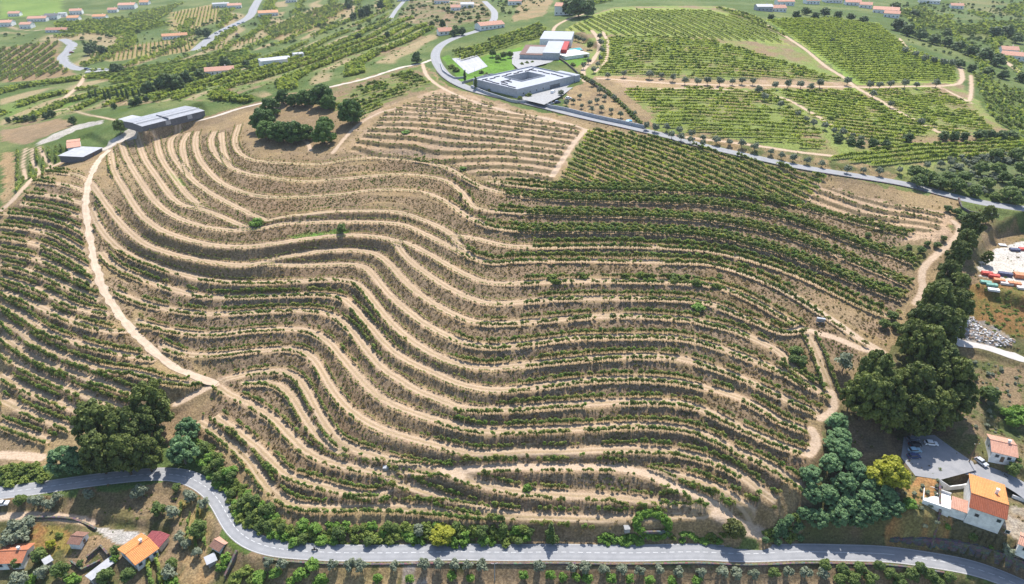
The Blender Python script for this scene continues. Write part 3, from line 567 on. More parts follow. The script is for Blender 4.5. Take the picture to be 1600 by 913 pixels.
BENCH = np.clip(wt+wm+wp, 0, 1)*(np.abs(TPOS) < 6)*sstep(.2, 1.2, RDIST)*(1-sstep(.0, .6, BANK))
fattr(gme, 'tpos', np.clip(TPOS, -8, 8)); fattr(gme, 'bench', BENCH); fattr(gme, 'bank', BANK); fattr(gme, 'track', np.clip(TRACK, -4, 9))
ca = gme.attributes.new('soil', 'FLOAT_COLOR', 'POINT'); ca.data.foreach_set('color', np.ascontiguousarray(np.concatenate([np.clip(SOIL*.97, .01, .8), np.ones(NB+(1,))], -1), np.float32).ravel())
gme.polygons.foreach_set('use_smooth', np.ones(len(F), bool))
gme.materials.append(ground_material())
ground = bpy.data.objects.new('ground', gme); COL.objects.link(ground); tag(ground, kind='structure')

# ------------------------------------------------------------------ road surfaces
def road_material(name, a, bcol, rut=True, bump=.25):
    m, nt, b = new_mat(name, .85, .25); N = NT(nt); P = N.pos()
    uv = N.attr('across').outputs['Fac']
    n1 = N.noise(.35, 4, .6, P); n2 = N.noise(4, 3, .6, P)
    c = N.mix(N.ramp(n1, .3, .7), a, bcol)
    c = N.mix(N.ramp(n2, .3, .75, 0, .5), c, N.mix(1.0, c, (.78,.78,.8), 'MULTIPLY'))
    if rut:   # worn wheel paths
        w = N.math('ABSOLUTE', N.math('SUBTRACT', N.math('ABSOLUTE', uv), .45)); c = N.mix(N.ramp(w, .06, .22, .35, 0.0), c, N.mix(1.0, c, (1.25,1.24,1.22), 'MULTIPLY'))
        c = N.mix(N.ramp(N.math('ABSOLUTE', uv), .86, 1.0, 0, .55), c, (.27,.23,.18))
    nt.links.new(c, b.inputs['Base Color']); N.bump(n2, bump, .05, b); return m
M_ASPH = road_material('asphalt', (.225,.227,.232), (.265,.266,.27)); M_LANE = road_material('lane_asphalt', (.23,.23,.235), (.28,.275,.275), False)
M_DIRT = road_material('dirt', (.42,.315,.22), (.52,.405,.295), True, .6); M_PALE = road_material('pale_dirt', (.46,.39,.31), (.52,.45,.37), False, .5); M_GRAV = road_material('gravel', (.42,.39,.36), (.5,.47,.44), False, .6)
def strip(name, W, wid, mat, lift=.04, off=0.0, wob=0.0, nacross=6):
    W = resample(W, 1.5); t = np.gradient(W[:, :2], axis=0); t /= np.linalg.norm(t, axis=1)[:, None]; nrm = np.stack([-t[:, 1], t[:, 0]], -1)
    s = np.linspace(-1, 1, nacross); V = []; ac = []
    for i, w in enumerate(W):
        for k in s:
            h = wid/2*k
            if wob and abs(k) == 1: h += wob*(vnoise(w[0], w[1], 3, 61+k)-.5)*2
            V.append((w[0]+nrm[i, 0]*(h+off), w[1]+nrm[i, 1]*(h+off), w[2]+lift-.05*abs(k)*(wid > 5))); ac.append(k)
    n = len(W); I = np.arange(n*nacross).reshape(n, nacross)
    Fq = np.stack([I[:-1, :-1], I[:-1, 1:], I[1:, 1:], I[1:, :-1]], -1).reshape(-1, 4)
    me = fast_mesh(name, np.array(V), Fq[:, ::-1]); fattr(me, 'across', np.array(ac)); me.materials.append(mat)
    o = bpy.data.objects.new(name, me); COL.objects.link(o); return o
for nm, (W, wid, kind) in ROADW.items():
    mat = {'asphalt': M_ASPH, 'lane': M_LANE, 'gravel': M_GRAV, 'dirt': M_DIRT, 'pale': M_PALE}[kind]
    tag(strip(nm, W, wid, mat, .03, 0, 0 if kind in ('asphalt', 'lane') else .7), kind='structure')
# ------------------------------------------------------------------ foliage
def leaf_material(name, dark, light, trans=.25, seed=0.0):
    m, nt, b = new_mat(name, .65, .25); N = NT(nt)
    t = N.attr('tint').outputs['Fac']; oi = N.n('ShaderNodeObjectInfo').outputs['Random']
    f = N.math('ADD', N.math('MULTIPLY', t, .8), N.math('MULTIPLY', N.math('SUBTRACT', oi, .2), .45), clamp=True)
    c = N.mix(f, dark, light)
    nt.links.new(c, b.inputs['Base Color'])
    tr = N.n('ShaderNodeBsdfTranslucent'); nt.links.new(N.mix(1.0, c, (1.35,1.4,.7), 'MULTIPLY'), tr.inputs[0])
    mx = N.n('ShaderNodeMixShader'); mx.inputs[0].default_value = trans
    nt.links.new(b.outputs[0], mx.inputs[1]); nt.links.new(tr.outputs[0], mx.inputs[2])
    nt.links.new(mx.outputs[0], nt.nodes['Material Output'].inputs[0]); return m
def bark_material(name, c):
    m, nt, b = new_mat(name, .9, .1); N = NT(nt); n = N.noise(6, 3, .6, N.pos())
    nt.links.new(N.mix(n, tuple(x*.6 for x in c), tuple(x*1.3 for x in c)), b.inputs['Base Color']); return m
M_BARK = bark_material('bark', (.10,.075,.055)); M_BARKG = bark_material('grey_bark', (.16,.14,.12))
LEAF = {
 'pine': leaf_material('pine_needles', (0.04,0.065,0.016), (0.175,0.205,0.045), 0.14),
 'ring': leaf_material('stone_pine_needles', (0.04,0.085,0.022), (0.14,0.225,0.045), 0.15),
 'acacia': leaf_material('blue_green_leaves', (0.07,0.14,0.06), (0.215,0.33,0.14), 0.22),
 'broad': leaf_material('broad_leaves', (0.065,0.11,0.03), (0.18,0.235,0.06), 0.25),
 'bush': leaf_material('bramble_leaves', (0.08,0.125,0.025), (0.24,0.29,0.06), 0.28),
 'bright': leaf_material('bright_leaves', (0.09,0.18,0.028), (0.2,0.32,0.055), 0.25),
 'olive': leaf_material('olive_leaves', (0.12,0.145,0.09), (0.26,0.285,0.19), 0.15),
 'yellow': leaf_material('yellowing_leaves', (0.2,0.22,0.02), (0.38,0.37,0.04), 0.25),
 'far': leaf_material('distant_leaves', (0.05,0.09,0.036), (0.14,0.19,0.065), 0.18),
 'vine': leaf_material('vine_leaves', (0.085,0.125,0.032), (0.25,0.29,0.075), 0.45),
 'vineg': leaf_material('vine_leaves_green', (0.095,0.17,0.035), (0.27,0.36,0.08), 0.45),
 'viney': leaf_material('vine_leaves_yellowing', (0.17,0.18,0.045), (0.33,0.33,0.095), 0.4),
 'dry': leaf_material('dry_scrub', (0.19,0.14,0.08), (0.4,0.31,0.18), 0.2),
 'sage': leaf_material('olive_drab_scrub', (0.13,0.12,0.05), (0.28,0.25,0.12), 0.2),
}
def leaves(rs, lobes, dens, size, up=.35, flat=0.0):
    """leaf quads spread through the outer shell of every lobe; lobes: (cx,cy,cz,rx,ry,rz)"""
    Vs, Ts = [], []
    for li, L in enumerate(lobes):
        c = np.array(L[:3]); r = np.array(L[3:6]); n = max(6, int(dens*(r[0]*r[1]+r[0]*r[2]+r[1]*r[2])))
        d = rs.normal(size=(n, 3)); d /= np.linalg.norm(d, axis=1)[:, None]; d[:, 2] = np.where(d[:, 2] < -.45, -d[:, 2], d[:, 2])
        rad = .62+.45*np.sqrt(rs.random(n)); p = c+d*r*rad[:, None]
        nn_ = d*(1-up)+np.array([0, 0, up])+rs.normal(size=(n, 3))*.45; nn_ /= np.linalg.norm(nn_, axis=1)[:, None]
        a = np.cross(nn_, rs.normal(size=(n, 3))); a /= np.linalg.norm(a, axis=1)[:, None]; b = np.cross(nn_, a)
        s = (size*(.6+.8*rs.random(n)))[:, None]; a = a*s; b = b*s*.75
        q = np.stack([p-a-b*.5, p+a*.3-b, p+a+b*.4, p-a*.2+b], 1); Vs.append(q.reshape(-1, 3))
        t = np.clip(rs.random()*.5+rs.random(n)*.55, 0, 1); Ts.append(np.repeat(t, 4))
    V = np.vstack(Vs); return V, np.concatenate(Ts)
def leaf_mesh(name, lobes, dens, size, mat, seed, up=.35, core=.72):
    rs = np.random.default_rng(seed); V, t = leaves(rs, lobes, dens, size, up); F = np.arange(len(V)).reshape(-1, 4)
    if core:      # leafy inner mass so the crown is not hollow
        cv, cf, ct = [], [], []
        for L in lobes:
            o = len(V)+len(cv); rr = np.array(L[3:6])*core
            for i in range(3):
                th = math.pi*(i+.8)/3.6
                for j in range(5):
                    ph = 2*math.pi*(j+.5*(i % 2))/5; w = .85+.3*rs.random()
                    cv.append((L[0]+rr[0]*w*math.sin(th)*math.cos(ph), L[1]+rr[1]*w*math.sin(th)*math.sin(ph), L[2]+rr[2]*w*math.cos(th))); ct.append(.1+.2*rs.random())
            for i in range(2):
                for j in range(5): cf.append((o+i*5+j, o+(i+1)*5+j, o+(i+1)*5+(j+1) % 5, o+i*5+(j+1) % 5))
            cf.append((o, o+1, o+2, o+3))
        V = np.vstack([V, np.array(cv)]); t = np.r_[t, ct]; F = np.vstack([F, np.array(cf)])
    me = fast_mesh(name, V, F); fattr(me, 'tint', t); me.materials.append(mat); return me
def tube(pts, rad, n=6):
    V, F = [], []; pts = [Vector(p) for p in pts]
    for i, p in enumerate(pts):
        d = (pts[min(i+1, len(pts)-1)]-pts[max(i-1, 0)]).normalized(); a = d.orthogonal().normalized(); b = d.cross(a)
        for k in range(n): w = 2*math.pi*k/n; V.append(p+(a*math.cos(w)+b*math.sin(w))*rad[i])
    for i in range(len(pts)-1):
        for k in range(n): F.append((i*n+k, i*n+(k+1) % n, (i+1)*n+(k+1) % n, (i+1)*n+k))
    return V, F
def trunk_mesh(name, h, r, limbs, mat, seed):
    rs = random.Random(seed); V, F = [], []
    def add(pts, rad, n):
        v, f = tube(pts, rad, n); o = len(V); V.extend(v); F.extend([tuple(i+o for i in q) for q in f])
    bx, by = rs.uniform(-.06, .06)*h, rs.uniform(-.06, .06)*h
    add([(0,0,-.8),(0,0,0),(bx*.5,by*.5,h*.4),(bx,by,h)], [r*1.35,r*1.15,r*.85,r*.45], 7)
    for (x, y, z) in limbs:
        s = rs.uniform(.35, .8); add([(bx*s,by*s,h*s),(x*.5+bx*s*.5,y*.5+by*s*.5,(h*s+z)*.5+.1*h),(x,y,z)], [r*.5,r*.35,r*.12], 5)
    me = bpy.data.meshes.new(name); me.from_pydata([tuple(v) for v in V], [], F); me.materials.append(mat); return me
PROTO = {}
def crown_lobes(rs, n, R, z0, z1, lobe, shape='round', squash=.75):
    """lobes over a crown of radius R between z0 and z1"""
    out = []
    for i in range(n):
        a = i*2.39996+rs.uniform(-.4, .4); k = math.sqrt((i+.5)/n); h = rs.random()
        if shape == 'round':
            t = .16+.80*(i+.5)/n; zz = z0+(z1-z0)*t; e_ = abs(t-.42)/(.42 if t < .42 else .58); rr = R*.88*math.sqrt(max(.03, 1-e_*e_))*(.62+.38*h) if i % 5 else R*.3*h
        elif shape == 'umbrella': zz = z0+(z1-z0)*(.45+.55*math.sqrt(max(0, 1-k*k))-.15*h); rr = R*k*.86
        elif shape == 'column': f = (i+.5)/n; zz = z0+(z1-z0)*f; rr = R*.35*rs.random()
        elif shape == 'cone': f = (i+.5)/n; zz = z0+(z1-z0)*f; rr = R*(1-f)*.75*rs.random()
        elif shape == 'mass': zz = z0+(z1-z0)*rs.random()*math.sqrt(max(.05, 1-k*k*.8)); rr = R*k*.85
        l = lobe*rs.uniform(.7, 1.25)
        if shape == 'column': l = lobe*(1.15-abs(((i+.5)/n)-.4)*1.2)
        if shape == 'cone': l = lobe*(1.2-((i+.5)/n))
        out.append((math.cos(a)*rr, math.sin(a)*rr, zz, l, l, l*squash))
    return out
def proto(kind, var, seed, n, R, z0, z1, lobe, shape, dens, size, mat, th, tr, bark, squash=.75, core=.72, up=.35):
    rs = random.Random(seed); lb = crown_lobes(rs, n, R, z0, z1, lobe, shape, squash)
    cm = leaf_mesh('crown_'+kind, lb, dens, size, mat, seed, up, core)
    limbs = [(l[0]*.8, l[1]*.8, l[2]-l[5]*.3) for l in rs.sample(lb, min(len(lb), 5))] if shape not in ('column', 'cone') else []
    PROTO.setdefault(kind, []).append((trunk_mesh('trunk_'+kind, th, tr, limbs, bark, seed), cm))
L = LEAF
for v in range(3):
    proto('pine', v, 10+v, 80, 1.0*6, 1.5, 13, 1.08, 'round', 26, .37, L['pine'], 10, .35, M_BARK, .8)
    proto('ring', v, 20+v, 60, 5.6, .4, 9.5, 1.25, 'round', 25, .38, L['ring'], 6, .3, M_BARK, .85)
    proto('acacia', v, 30+v, 70, 5.5, 1.5, 10.5, 1.02, 'round', 26, .35, L['acacia'], 7.5, .28, M_BARKG, .85)
    proto('broad', v, 40+v, 16, 3.0, 1.6, 6, 1.3, 'round', 17, .38, L['broad'], 4, .18, M_BARKG, .85)
    proto('olive', v, 50+v, 9, 1.9, 1.4, 3.9, .85, 'round', 34, .26, L['olive'], 2.2, .16, M_BARKG, .85, .55)
    proto('bush', v, 60+v, 12, 1.7, .3, 1.9, .75, 'mass', 30, .26, L['bush'], .9, .06, M_BARK, .8)
    proto('bright', v, 70+v, 10, 1.5, .3, 2.0, .75, 'mass', 30, .26, L['bright'], .9, .06, M_BARK, .9)
    proto('cypress', v, 80+v, 9, .9, .6, 8, .95, 'column', 26, .3, L['far'], 3, .14, M_BARK, 1.1)
    proto('far', v, 90+v, 14, 3.6, .3, 8, 1.7, 'round', 8, .6, L['far'], 4, .25, M_BARK, .85)
    proto('citrus', v, 100+v, 10, 1.6, .7, 3.0, .85, 'round', 30, .26, L['bright'], 1.3, .1, M_BARK, .9)
proto('yellow', 0, 110, 26, 4.2, 1.5, 8, 1.35, 'round', 30, .36, L['yellow'], 5, .25, M_BARKG, .85)
proto('seville', 0, 111, 24, 3.2, .8, 6, 1.15, 'round', 30, .32, leaf_material('dusty_leaves', (.045,.07,.018), (.17,.17,.045), .2), 3, .2, M_BARK, .9)
proto('conifer', 0, 112, 16, 2.0, .6, 8.2, 1.15, 'cone', 34, .28, L['broad'], 4, .16, M_BARK, 1.0)
NOMINAL = {'pine': (12, 9), 'ring': (12, 6), 'acacia': (12.5, 7), 'broad': (7.5, 4), 'olive': (4.6, 2.7), 'bush': (4.4, 1.2), 'bright': (4, 1.2), 'cypress': (2.2, 4.4), 'far': (8.6, 5), 'citrus': (4.2, 1.9), 'yellow': (9.6, 5), 'seville': (7.6, 3.6), 'conifer': (4, 4)}
def tree(name, kind, px, py, dpx, label, cat='tree', group=None, hs=1.0, base_px=False, var=None):
    """px, py: middle of the crown in the photo; dpx: crown width in photo pixels"""
    D, hc = NOMINAL[kind]; s = 1.0; x = y = 0
    for _ in range(3):
        lift = 0 if base_px else hc*s*hs
        w = cast([px], [py], lambda a, b: hz(a, b)+lift)[0]; x, y = w
        z = float(hz(x, y)); depth = y*CP-(z+lift-CAM_H)*SP; s = dpx*depth/FPX/D
    o = bpy.data.objects.new(name, None); COL.objects.link(o); o.empty_display_size = .5
    o.location = (x, y, z-.1); o.rotation_euler = (0, 0, random.uniform(0, 6.283)); o.scale = (s, s*random.uniform(.92, 1.08), s*hs*random.uniform(.93, 1.07))
    T, Cn = PROTO[kind][(random.randrange(99) if var is None else var) % len(PROTO[kind])]
    for nm, me in (('trunk', T), ('crown', Cn)):
        c = bpy.data.objects.new(nm, me); COL.objects.link(c); c.parent = o
    return tag(o, label, cat, group)

# ------------------------------------------------------------------ vines
def vine_mesh(name, seed, mat, w, h, dens, size):
    rs = random.Random(seed); lb = []
    for i in range(4): lb.append((rs.uniform(-.5, .5)*w, rs.uniform(-.14, .14), h*rs.uniform(.45, .8), w*rs.uniform(.28, .4), .30, h*rs.uniform(.22, .34)))
    rs2 = np.random.default_rng(seed); V, t = leaves(rs2, lb, dens, size, .6); F = np.arange(len(V)).reshape(-1, 4)
    v, f = tube([(0,0,-.3),(.03,0,h*.3),(0,.02,h*.6)], [.06,.045,.03], 4); o = len(V)
    V = np.vstack([V, np.array([tuple(q) for q in v])]); F = np.vstack([F, np.array(f)+o]); t = np.r_[t, np.full(len(v), .0)]
    me = fast_mesh(name, V, F); fattr(me, 'tint', t); me.materials.append(mat); return me
LEAF['vinef'] = leaf_material('field_vine_leaves', (.20,.265,.045), (.47,.50,.115), .5)
VINES = [vine_mesh('vine', 200+i, [L['vine'], L['vineg'], L['vine'], L['viney']][i % 4], 0.95, 1.85, 46, .20) for i in range(8)]
FIELDV = [vine_mesh('field_vine', 240+i, L['vinef'], 1.15, 1.5, 40, .21) for i in range(3)]
YOUNG = [vine_mesh('young_vine', 220+i, [L['viney'], L['vine'], L['vine']][i % 3], .7, 1.3, 26, .15) for i in range(4)]
def tuft_mesh(seed, mat, n=14, r=.45, h=.55):
    rs = np.random.default_rng(seed); V = []; T = []
    for i in range(n):
        a = rs.random()*6.28; q = r*rs.random(); x, y = math.cos(a)*q, math.sin(a)*q; b = rs.random()*6.28; w = .10+.10*rs.random(); hh = h*(.4+.6*rs.random())
        dx, dy = math.cos(b)*w, math.sin(b)*w; lx, ly = rs.normal()*.18, rs.normal()*.18
        V += [(x-dx, y-dy, -.05), (x+dx, y+dy, -.05), (x+dx*.6+lx, y+dy*.6+ly, hh), (x-dx*.6+lx, y-dy*.6+ly, hh)]; T += [rs.random()]*4
    me = fast_mesh('tuft', np.array(V), np.arange(len(V)).reshape(-1, 4)); fattr(me, 'tint', np.array(T)); me.materials.append(mat); return me
TUFTS = [tuft_mesh(300+i, [L['dry'], L['sage'], L['dry'], L['sage'], L['bush']][i]) for i in range(5)]
def scatter(name, pts, rot, scl, var, meshes, label, cat):
    """one object whose points carry plants (rot, scale, which plant) through geometry nodes"""
    me = bpy.data.meshes.new(name); me.vertices.add(len(pts)); me.vertices.foreach_set('co', np.ascontiguousarray(pts, np.float32).ravel())
    fattr(me, 'rz', rot); at = me.attributes.new('sc', 'FLOAT_VECTOR', 'POINT'); at.data.foreach_set('vector', np.ascontiguousarray(scl, np.float32).ravel())
    ai = me.attributes.new('vi', 'INT', 'POINT'); ai.data.foreach_set('value', np.ascontiguousarray(var, np.int32))
    o = bpy.data.objects.new(name, me); COL.objects.link(o)
    ng = bpy.data.node_groups.new(name, 'GeometryNodeTree')
    ng.interface.new_socket('Geometry', in_out='INPUT', socket_type='NodeSocketGeometry'); ng.interface.new_socket('Geometry', in_out='OUTPUT', socket_type='NodeSocketGeometry')
    gi = ng.nodes.new('NodeGroupInput'); go = ng.nodes.new('NodeGroupOutput'); ip = ng.nodes.new('GeometryNodeInstanceOnPoints'); jn = ng.nodes.new('GeometryNodeJoinGeometry')
    for k, m in reversed(list(enumerate(meshes))):
        po = bpy.data.objects.new(name+'_plant', m)
        oi = ng.nodes.new('GeometryNodeObjectInfo'); oi.inputs['Object'].default_value = po; oi.inputs['As Instance'].default_value = True
        ng.links.new(oi.outputs['Geometry'], jn.inputs[0])
    def named(nm, ty):
        n = ng.nodes.new('GeometryNodeInputNamedAttribute'); n.data_type = ty; n.inputs['Name'].default_value = nm; return [s for s in n.outputs if s.enabled][0]
    cx = ng.nodes.new('ShaderNodeCombineXYZ'); ng.links.new(named('rz', 'FLOAT'), cx.inputs[2])
    er = ng.nodes.new('FunctionNodeEulerToRotation'); ng.links.new(cx.outputs[0], er.inputs[0])
    ng.links.new(gi.outputs[0], ip.inputs['Points']); ng.links.new(jn.outputs[0], ip.inputs['Instance']); ip.inputs['Pick Instance'].default_value = True
    ng.links.new(named('vi', 'INT'), ip.inputs['Instance Index']); ng.links.new(er.outputs[0], ip.inputs['Rotation']); ng.links.new(named('sc', 'FLOAT_VECTOR'), ip.inputs['Scale'])
    ng.links.new(ip.outputs[0], go.inputs[0])
    md = o.modifiers.new('plants', 'NODES'); md.node_group = ng
    return tag(o, label, cat, kind='stuff')
BARE = wpoly([(150,225),(400,170),(560,240),(720,262),(795,352),(795,470),(752,580),(735,690),(690,735),(560,690),(500,600),(560,570),(545,480),(470,452),(330,452),(215,412),(150,300)])
LUSH = wpoly([(795,285),(1000,285),(1250,300),(1440,430),(1400,500),(1260,470),(1100,400),(800,400)])
SMALL = wpoly([(230,500),(470,500),(560,600),(740,680),(1000,690),(1080,760),(690,800),(560,730),(480,600),(330,600)])
VP = []   # x, y, rot, scale, variant (0-7 leafy, 8-11 young)
def add_row(W, spacing, sfun, jitter=.12):
    W = resample(W, spacing); t = np.gradient(W[:, :2], axis=0); ang = np.arctan2(t[:, 1], t[:, 0]); n = len(W)
    x = W[:, 0]+RNG.normal(size=n)*jitter; y = W[:, 1]+RNG.normal(size=n)*jitter
    sc, prob, kind = sfun(x, y)
    keep = RNG.random(n) < prob
    v = np.where(kind == 1, 8+RNG.integers(0, 4, n), RNG.integers(0, 8, n))
    VP.append(np.stack([x, y, ang+RNG.normal(size=n)*.15+np.where(RNG.random(n) < .5, math.pi, 0), sc*(.75+.5*RNG.random(n)), v, np.full(n, 1.2)], -1)[keep])
def hill_fun(scale, prob, young=None):
    scale = scale*1.12
    def f(x, y):
        s = np.full(len(x), scale); p = np.full(len(x), prob); k = np.zeros(len(x))
        g = vnoise(x, y, 7, 71); p = np.where(g < .3, p*.25, p)
        lv_ = np.round(base(x, y)/2.5); jx = (np.modf(np.abs(np.sin(lv_*12.99)*437.5))[0]-.5)*34+(vnoise(x, y, 13, 72)-.5)*14+RNG.normal(size=len(x))*3.5; b = inpoly(BARE, x+jx, y+jx*.3); s = np.where(b, .92, s); p = np.where(b, .72, p); k = np.where(b, 1, k)
        l = inpoly(LUSH, x+jx, y+jx*.3); s = np.where(l, 1.48, s); p = np.where(l, .97, p)
        m = inpoly(SMALL, x, y) & ~b; s = np.where(m, scale*.84, s)
        return s, p, k
    return f
for k, W in LINES.items():
    t = np.gradient(W[:, :2], axis=0); t /= np.linalg.norm(t, axis=1)[:, None]; nr = np.stack([-t[:, 1], t[:, 0]], -1)
    left = k[0] == 'l'
    lim = np.interp(0, [0, 1], [0, 1])
    px_, _ = project(W[:, 0], W[:, 1], W[:, 2])
    for off in (2.5, -2.3):
        Q = W.copy(); Q[:, :2] += nr*(off if not left else off*.9)
        if k == 'am1' and off > 0: Q = Q[px_ < 1235]
        if k == 'b7a' and off > 0: continue
        thin = k in ('a7', 'b8', 'a9', 'a10') and not left
        add_row(Q, .95, hill_fun(1.1 if left else 1.0, .92 if left else (.7 if thin else .92)))
NOV = [wpoly(q) for q in ([(1050,797),(1130,792),(1200,808),(1190,832),(1050,828)], [(925,806),(1060,800),(1060,832),(925,832)], [(335,582),(385,580),(385,616),(335,612)])]
for k in ('am4', 'am5', 'am6', 'am7'):
    W = LINES[k]; px_, _ = project(W[:, 0], W[:, 1], W[:, 2]); add_row(W[px_ > {'am4': 806, 'am5': 822, 'am6': 775, 'am7': 850}[k]], 1.2, hill_fun(1.1, .95))
def rows(P, a, b, spacing, pspacing, scale, prob, gapn=.25, young=False, wp=None, green=.0):
    W = wpoly(P) if wp is None else wp; A, B = wpoly([a, b]); d = (B-A)/np.linalg.norm(B-A); n = np.array([-d[1], d[0]])
    u = W@d; v = W@n
    for vv in np.arange(v.min()+spacing/2, v.max(), spacing):
        s = np.arange(u.min(), u.max(), pspacing); pts = s[:, None]*d+vv*n
        pts = pts[inpoly(W, pts[:, 0], pts[:, 1])]
        if len(pts) < 3: continue
        m = len(pts); g = vnoise(pts[:, 0], pts[:, 1], 9, 81)*.6+vnoise(pts[:, 0], pts[:, 1], 3, 82)*.4
        keep = (RNG.random(m) < prob) & (g > gapn); q = pts[keep]+RNG.normal(size=(keep.sum(), 2))*.15; m = len(q)
        v_ = 8+RNG.integers(0, 4, m) if young else np.where(RNG.random(m) < green, 12+RNG.integers(0, 3, m), RNG.choice([0, 1, 2, 4, 5, 6], m))
        VP.append(np.stack([q[:, 0], q[:, 1], np.full(m, math.atan2(d[1], d[0]))+RNG.normal(size=m)*.12, scale*(.75+.5*RNG.random(m)), v_, np.full(m, 1.15 if young else 1.7)], -1))
for fld in FIELDS: rows(**{k: v for k, v in fld.items() if k not in ('strip', 'sw')})
def contour_rows(P, n, dz, scale, green):
    W = wpoly(P); lo, hi = W.min(0), W.max(0); p = lo+(hi-lo)*RNG.random((n, 2)); p = p[inpoly(W, p[:, 0], p[:, 1])]
    f = (base(p[:, 0], p[:, 1])+(vnoise(p[:, 0], p[:, 1], 40, 66)-.5)*1.5)/dz; g = vnoise(p[:, 0], p[:, 1], 35, 67)*.7+vnoise(p[:, 0], p[:, 1], 10, 68)*.3
    p = p[(np.abs(f-np.floor(f)-.5) < .14) & (g > .26)]; m = len(p)
    VP.append(np.stack([p[:, 0], p[:, 1], RNG.random(m)*6.28, scale*(.7+.6*RNG.random(m)), np.where(RNG.random(m) < green, 12+RNG.integers(0, 3, m), RNG.choice([0, 1, 2, 5], m)), np.full(m, 1.2)], -1))
contour_rows([(0,135),(130,120),(300,100),(420,85),(560,45),(640,25),(690,55),(650,92),(560,116),(450,142),(370,164),(325,160),(190,163),(100,178),(0,198)], 80000, 4.2, 1.7, .75)
contour_rows([(0,50),(100,55),(280,35),(420,0),(640,0),(600,30),(420,75),(300,92),(130,115),(110,70),(0,72)], 30000, 3.6, 1.9, .7)
contour_rows([(1420,40),(1500,20),(1600,0),(1600,215),(1520,115),(1500,95)], 24000, 4.0, 1.9, .7)
VP = np.vstack(VP)
zz = hz(VP[:, 0], VP[:, 1])
rd = bil(XS, YS, RDIST, VP[:, 0], VP[:, 1]); tr_ = bil(XS, YS, TRACK, VP[:, 0], VP[:, 1])
ppx, ppy = project(VP[:, 0], VP[:, 1], zz)
ok = (rd > .9) & (tr_ > .3) & (ppx > -90) & (ppx < 1690) & (ppy < 960)
# the right-hand ends of the benches stop at the grove
GROVE = wpoly([(1300,640),(1385,560),(1420,480),(1450,440),(1700,400),(1700,1000),(1240,860),(1262,770),(1255,740),(1275,690)])
ok &= ~inpoly(GROVE, VP[:, 0], VP[:, 1])
for q in NOV: ok &= ~inpoly(q, VP[:, 0], VP[:, 1])
VP = VP[ok]; zz = zz[ok]; ppy = ppy[ok]; ppx = ppx[ok]
size_px = VP[:, 3]*FPX/(VP[:, 1]*CP-(zz-CAM_H)*SP)
cand = np.where((VP[:, 4] < 8) & (ppx > 5) & (ppx < 1590) & (ppy < 900) & (zz > .5))[0]
big = cand[np.argsort(-size_px[cand])[:300]]
one = np.zeros(len(VP), bool); one[big] = True
for i in big:
    o = bpy.data.objects.new('grapevine', VINES[int(VP[i, 4])]); COL.objects.link(o)
    o.location = (VP[i, 0], VP[i, 1], zz[i]); o.rotation_euler = (0, 0, VP[i, 2]); o.scale = (VP[i, 3],)*3
    tag(o, 'leafy grapevine in the lowest terrace rows above the valley road', 'grapevine', 'grapevines of the lowest terrace rows')
r = ~one
scatter('vineyard_vines', np.c_[VP[r, :2], zz[r]], VP[r, 2], VP[r, 3:4]*np.c_[VP[r, 5], np.where(VP[r, 5] > 1.5, .85, 1), np.ones(r.sum())], VP[r, 4], VINES+YOUNG+FIELDV, 'rows of grapevines covering the terraces and the fields', 'grapevines')
print('vines', len(VP), 'time', time.time()-T0)
# dry scrub and weeds on banks, verges and fallow ground
def vert_sample(prob):
    m = RNG.random(NB) < prob; j, i = np.where(m)
    x = MX[j, i]+RNG.normal(size=len(i))*.35; y = MY[j, i]+RNG.normal(size=len(i))*.35; return x, y
near_ = (MY < 420) & (np.abs(MX) < 330)
pr = np.where(near_, BANK*.42+np.where(BENCH*(np.abs(TPOS) > 1.9) >.3, .10, 0)+.03*(RDIST > .8)*(TRACK > .5)*(wt < .3), 0)
x, y = vert_sample(pr*(RDIST > .6)); z = hz(x, y); px_, py_ = project(x, y, z); k = (px_ > -60) & (px_ < 1660) & (py_ < 945); x, y, z = x[k], y[k], z[k]; n = len(x)
gsel = vnoise(x, y, 16, 91)+RNG.normal(size=n)*.2
vv = np.where(gsel < .62, RNG.choice([0, 2], n), np.where(gsel < .9, RNG.choice([1, 3], n), 4))
scl = (.5+.8*RNG.random(n)**2)[:, None]*np.ones((1, 3))
scatter('dry_scrub', np.c_[x, y, z], RNG.random(n)*6.28, scl, vv, TUFTS, 'dry grass and low scrub on the terrace banks', 'scrub')
print('tufts', n, 'time', time.time()-T0)
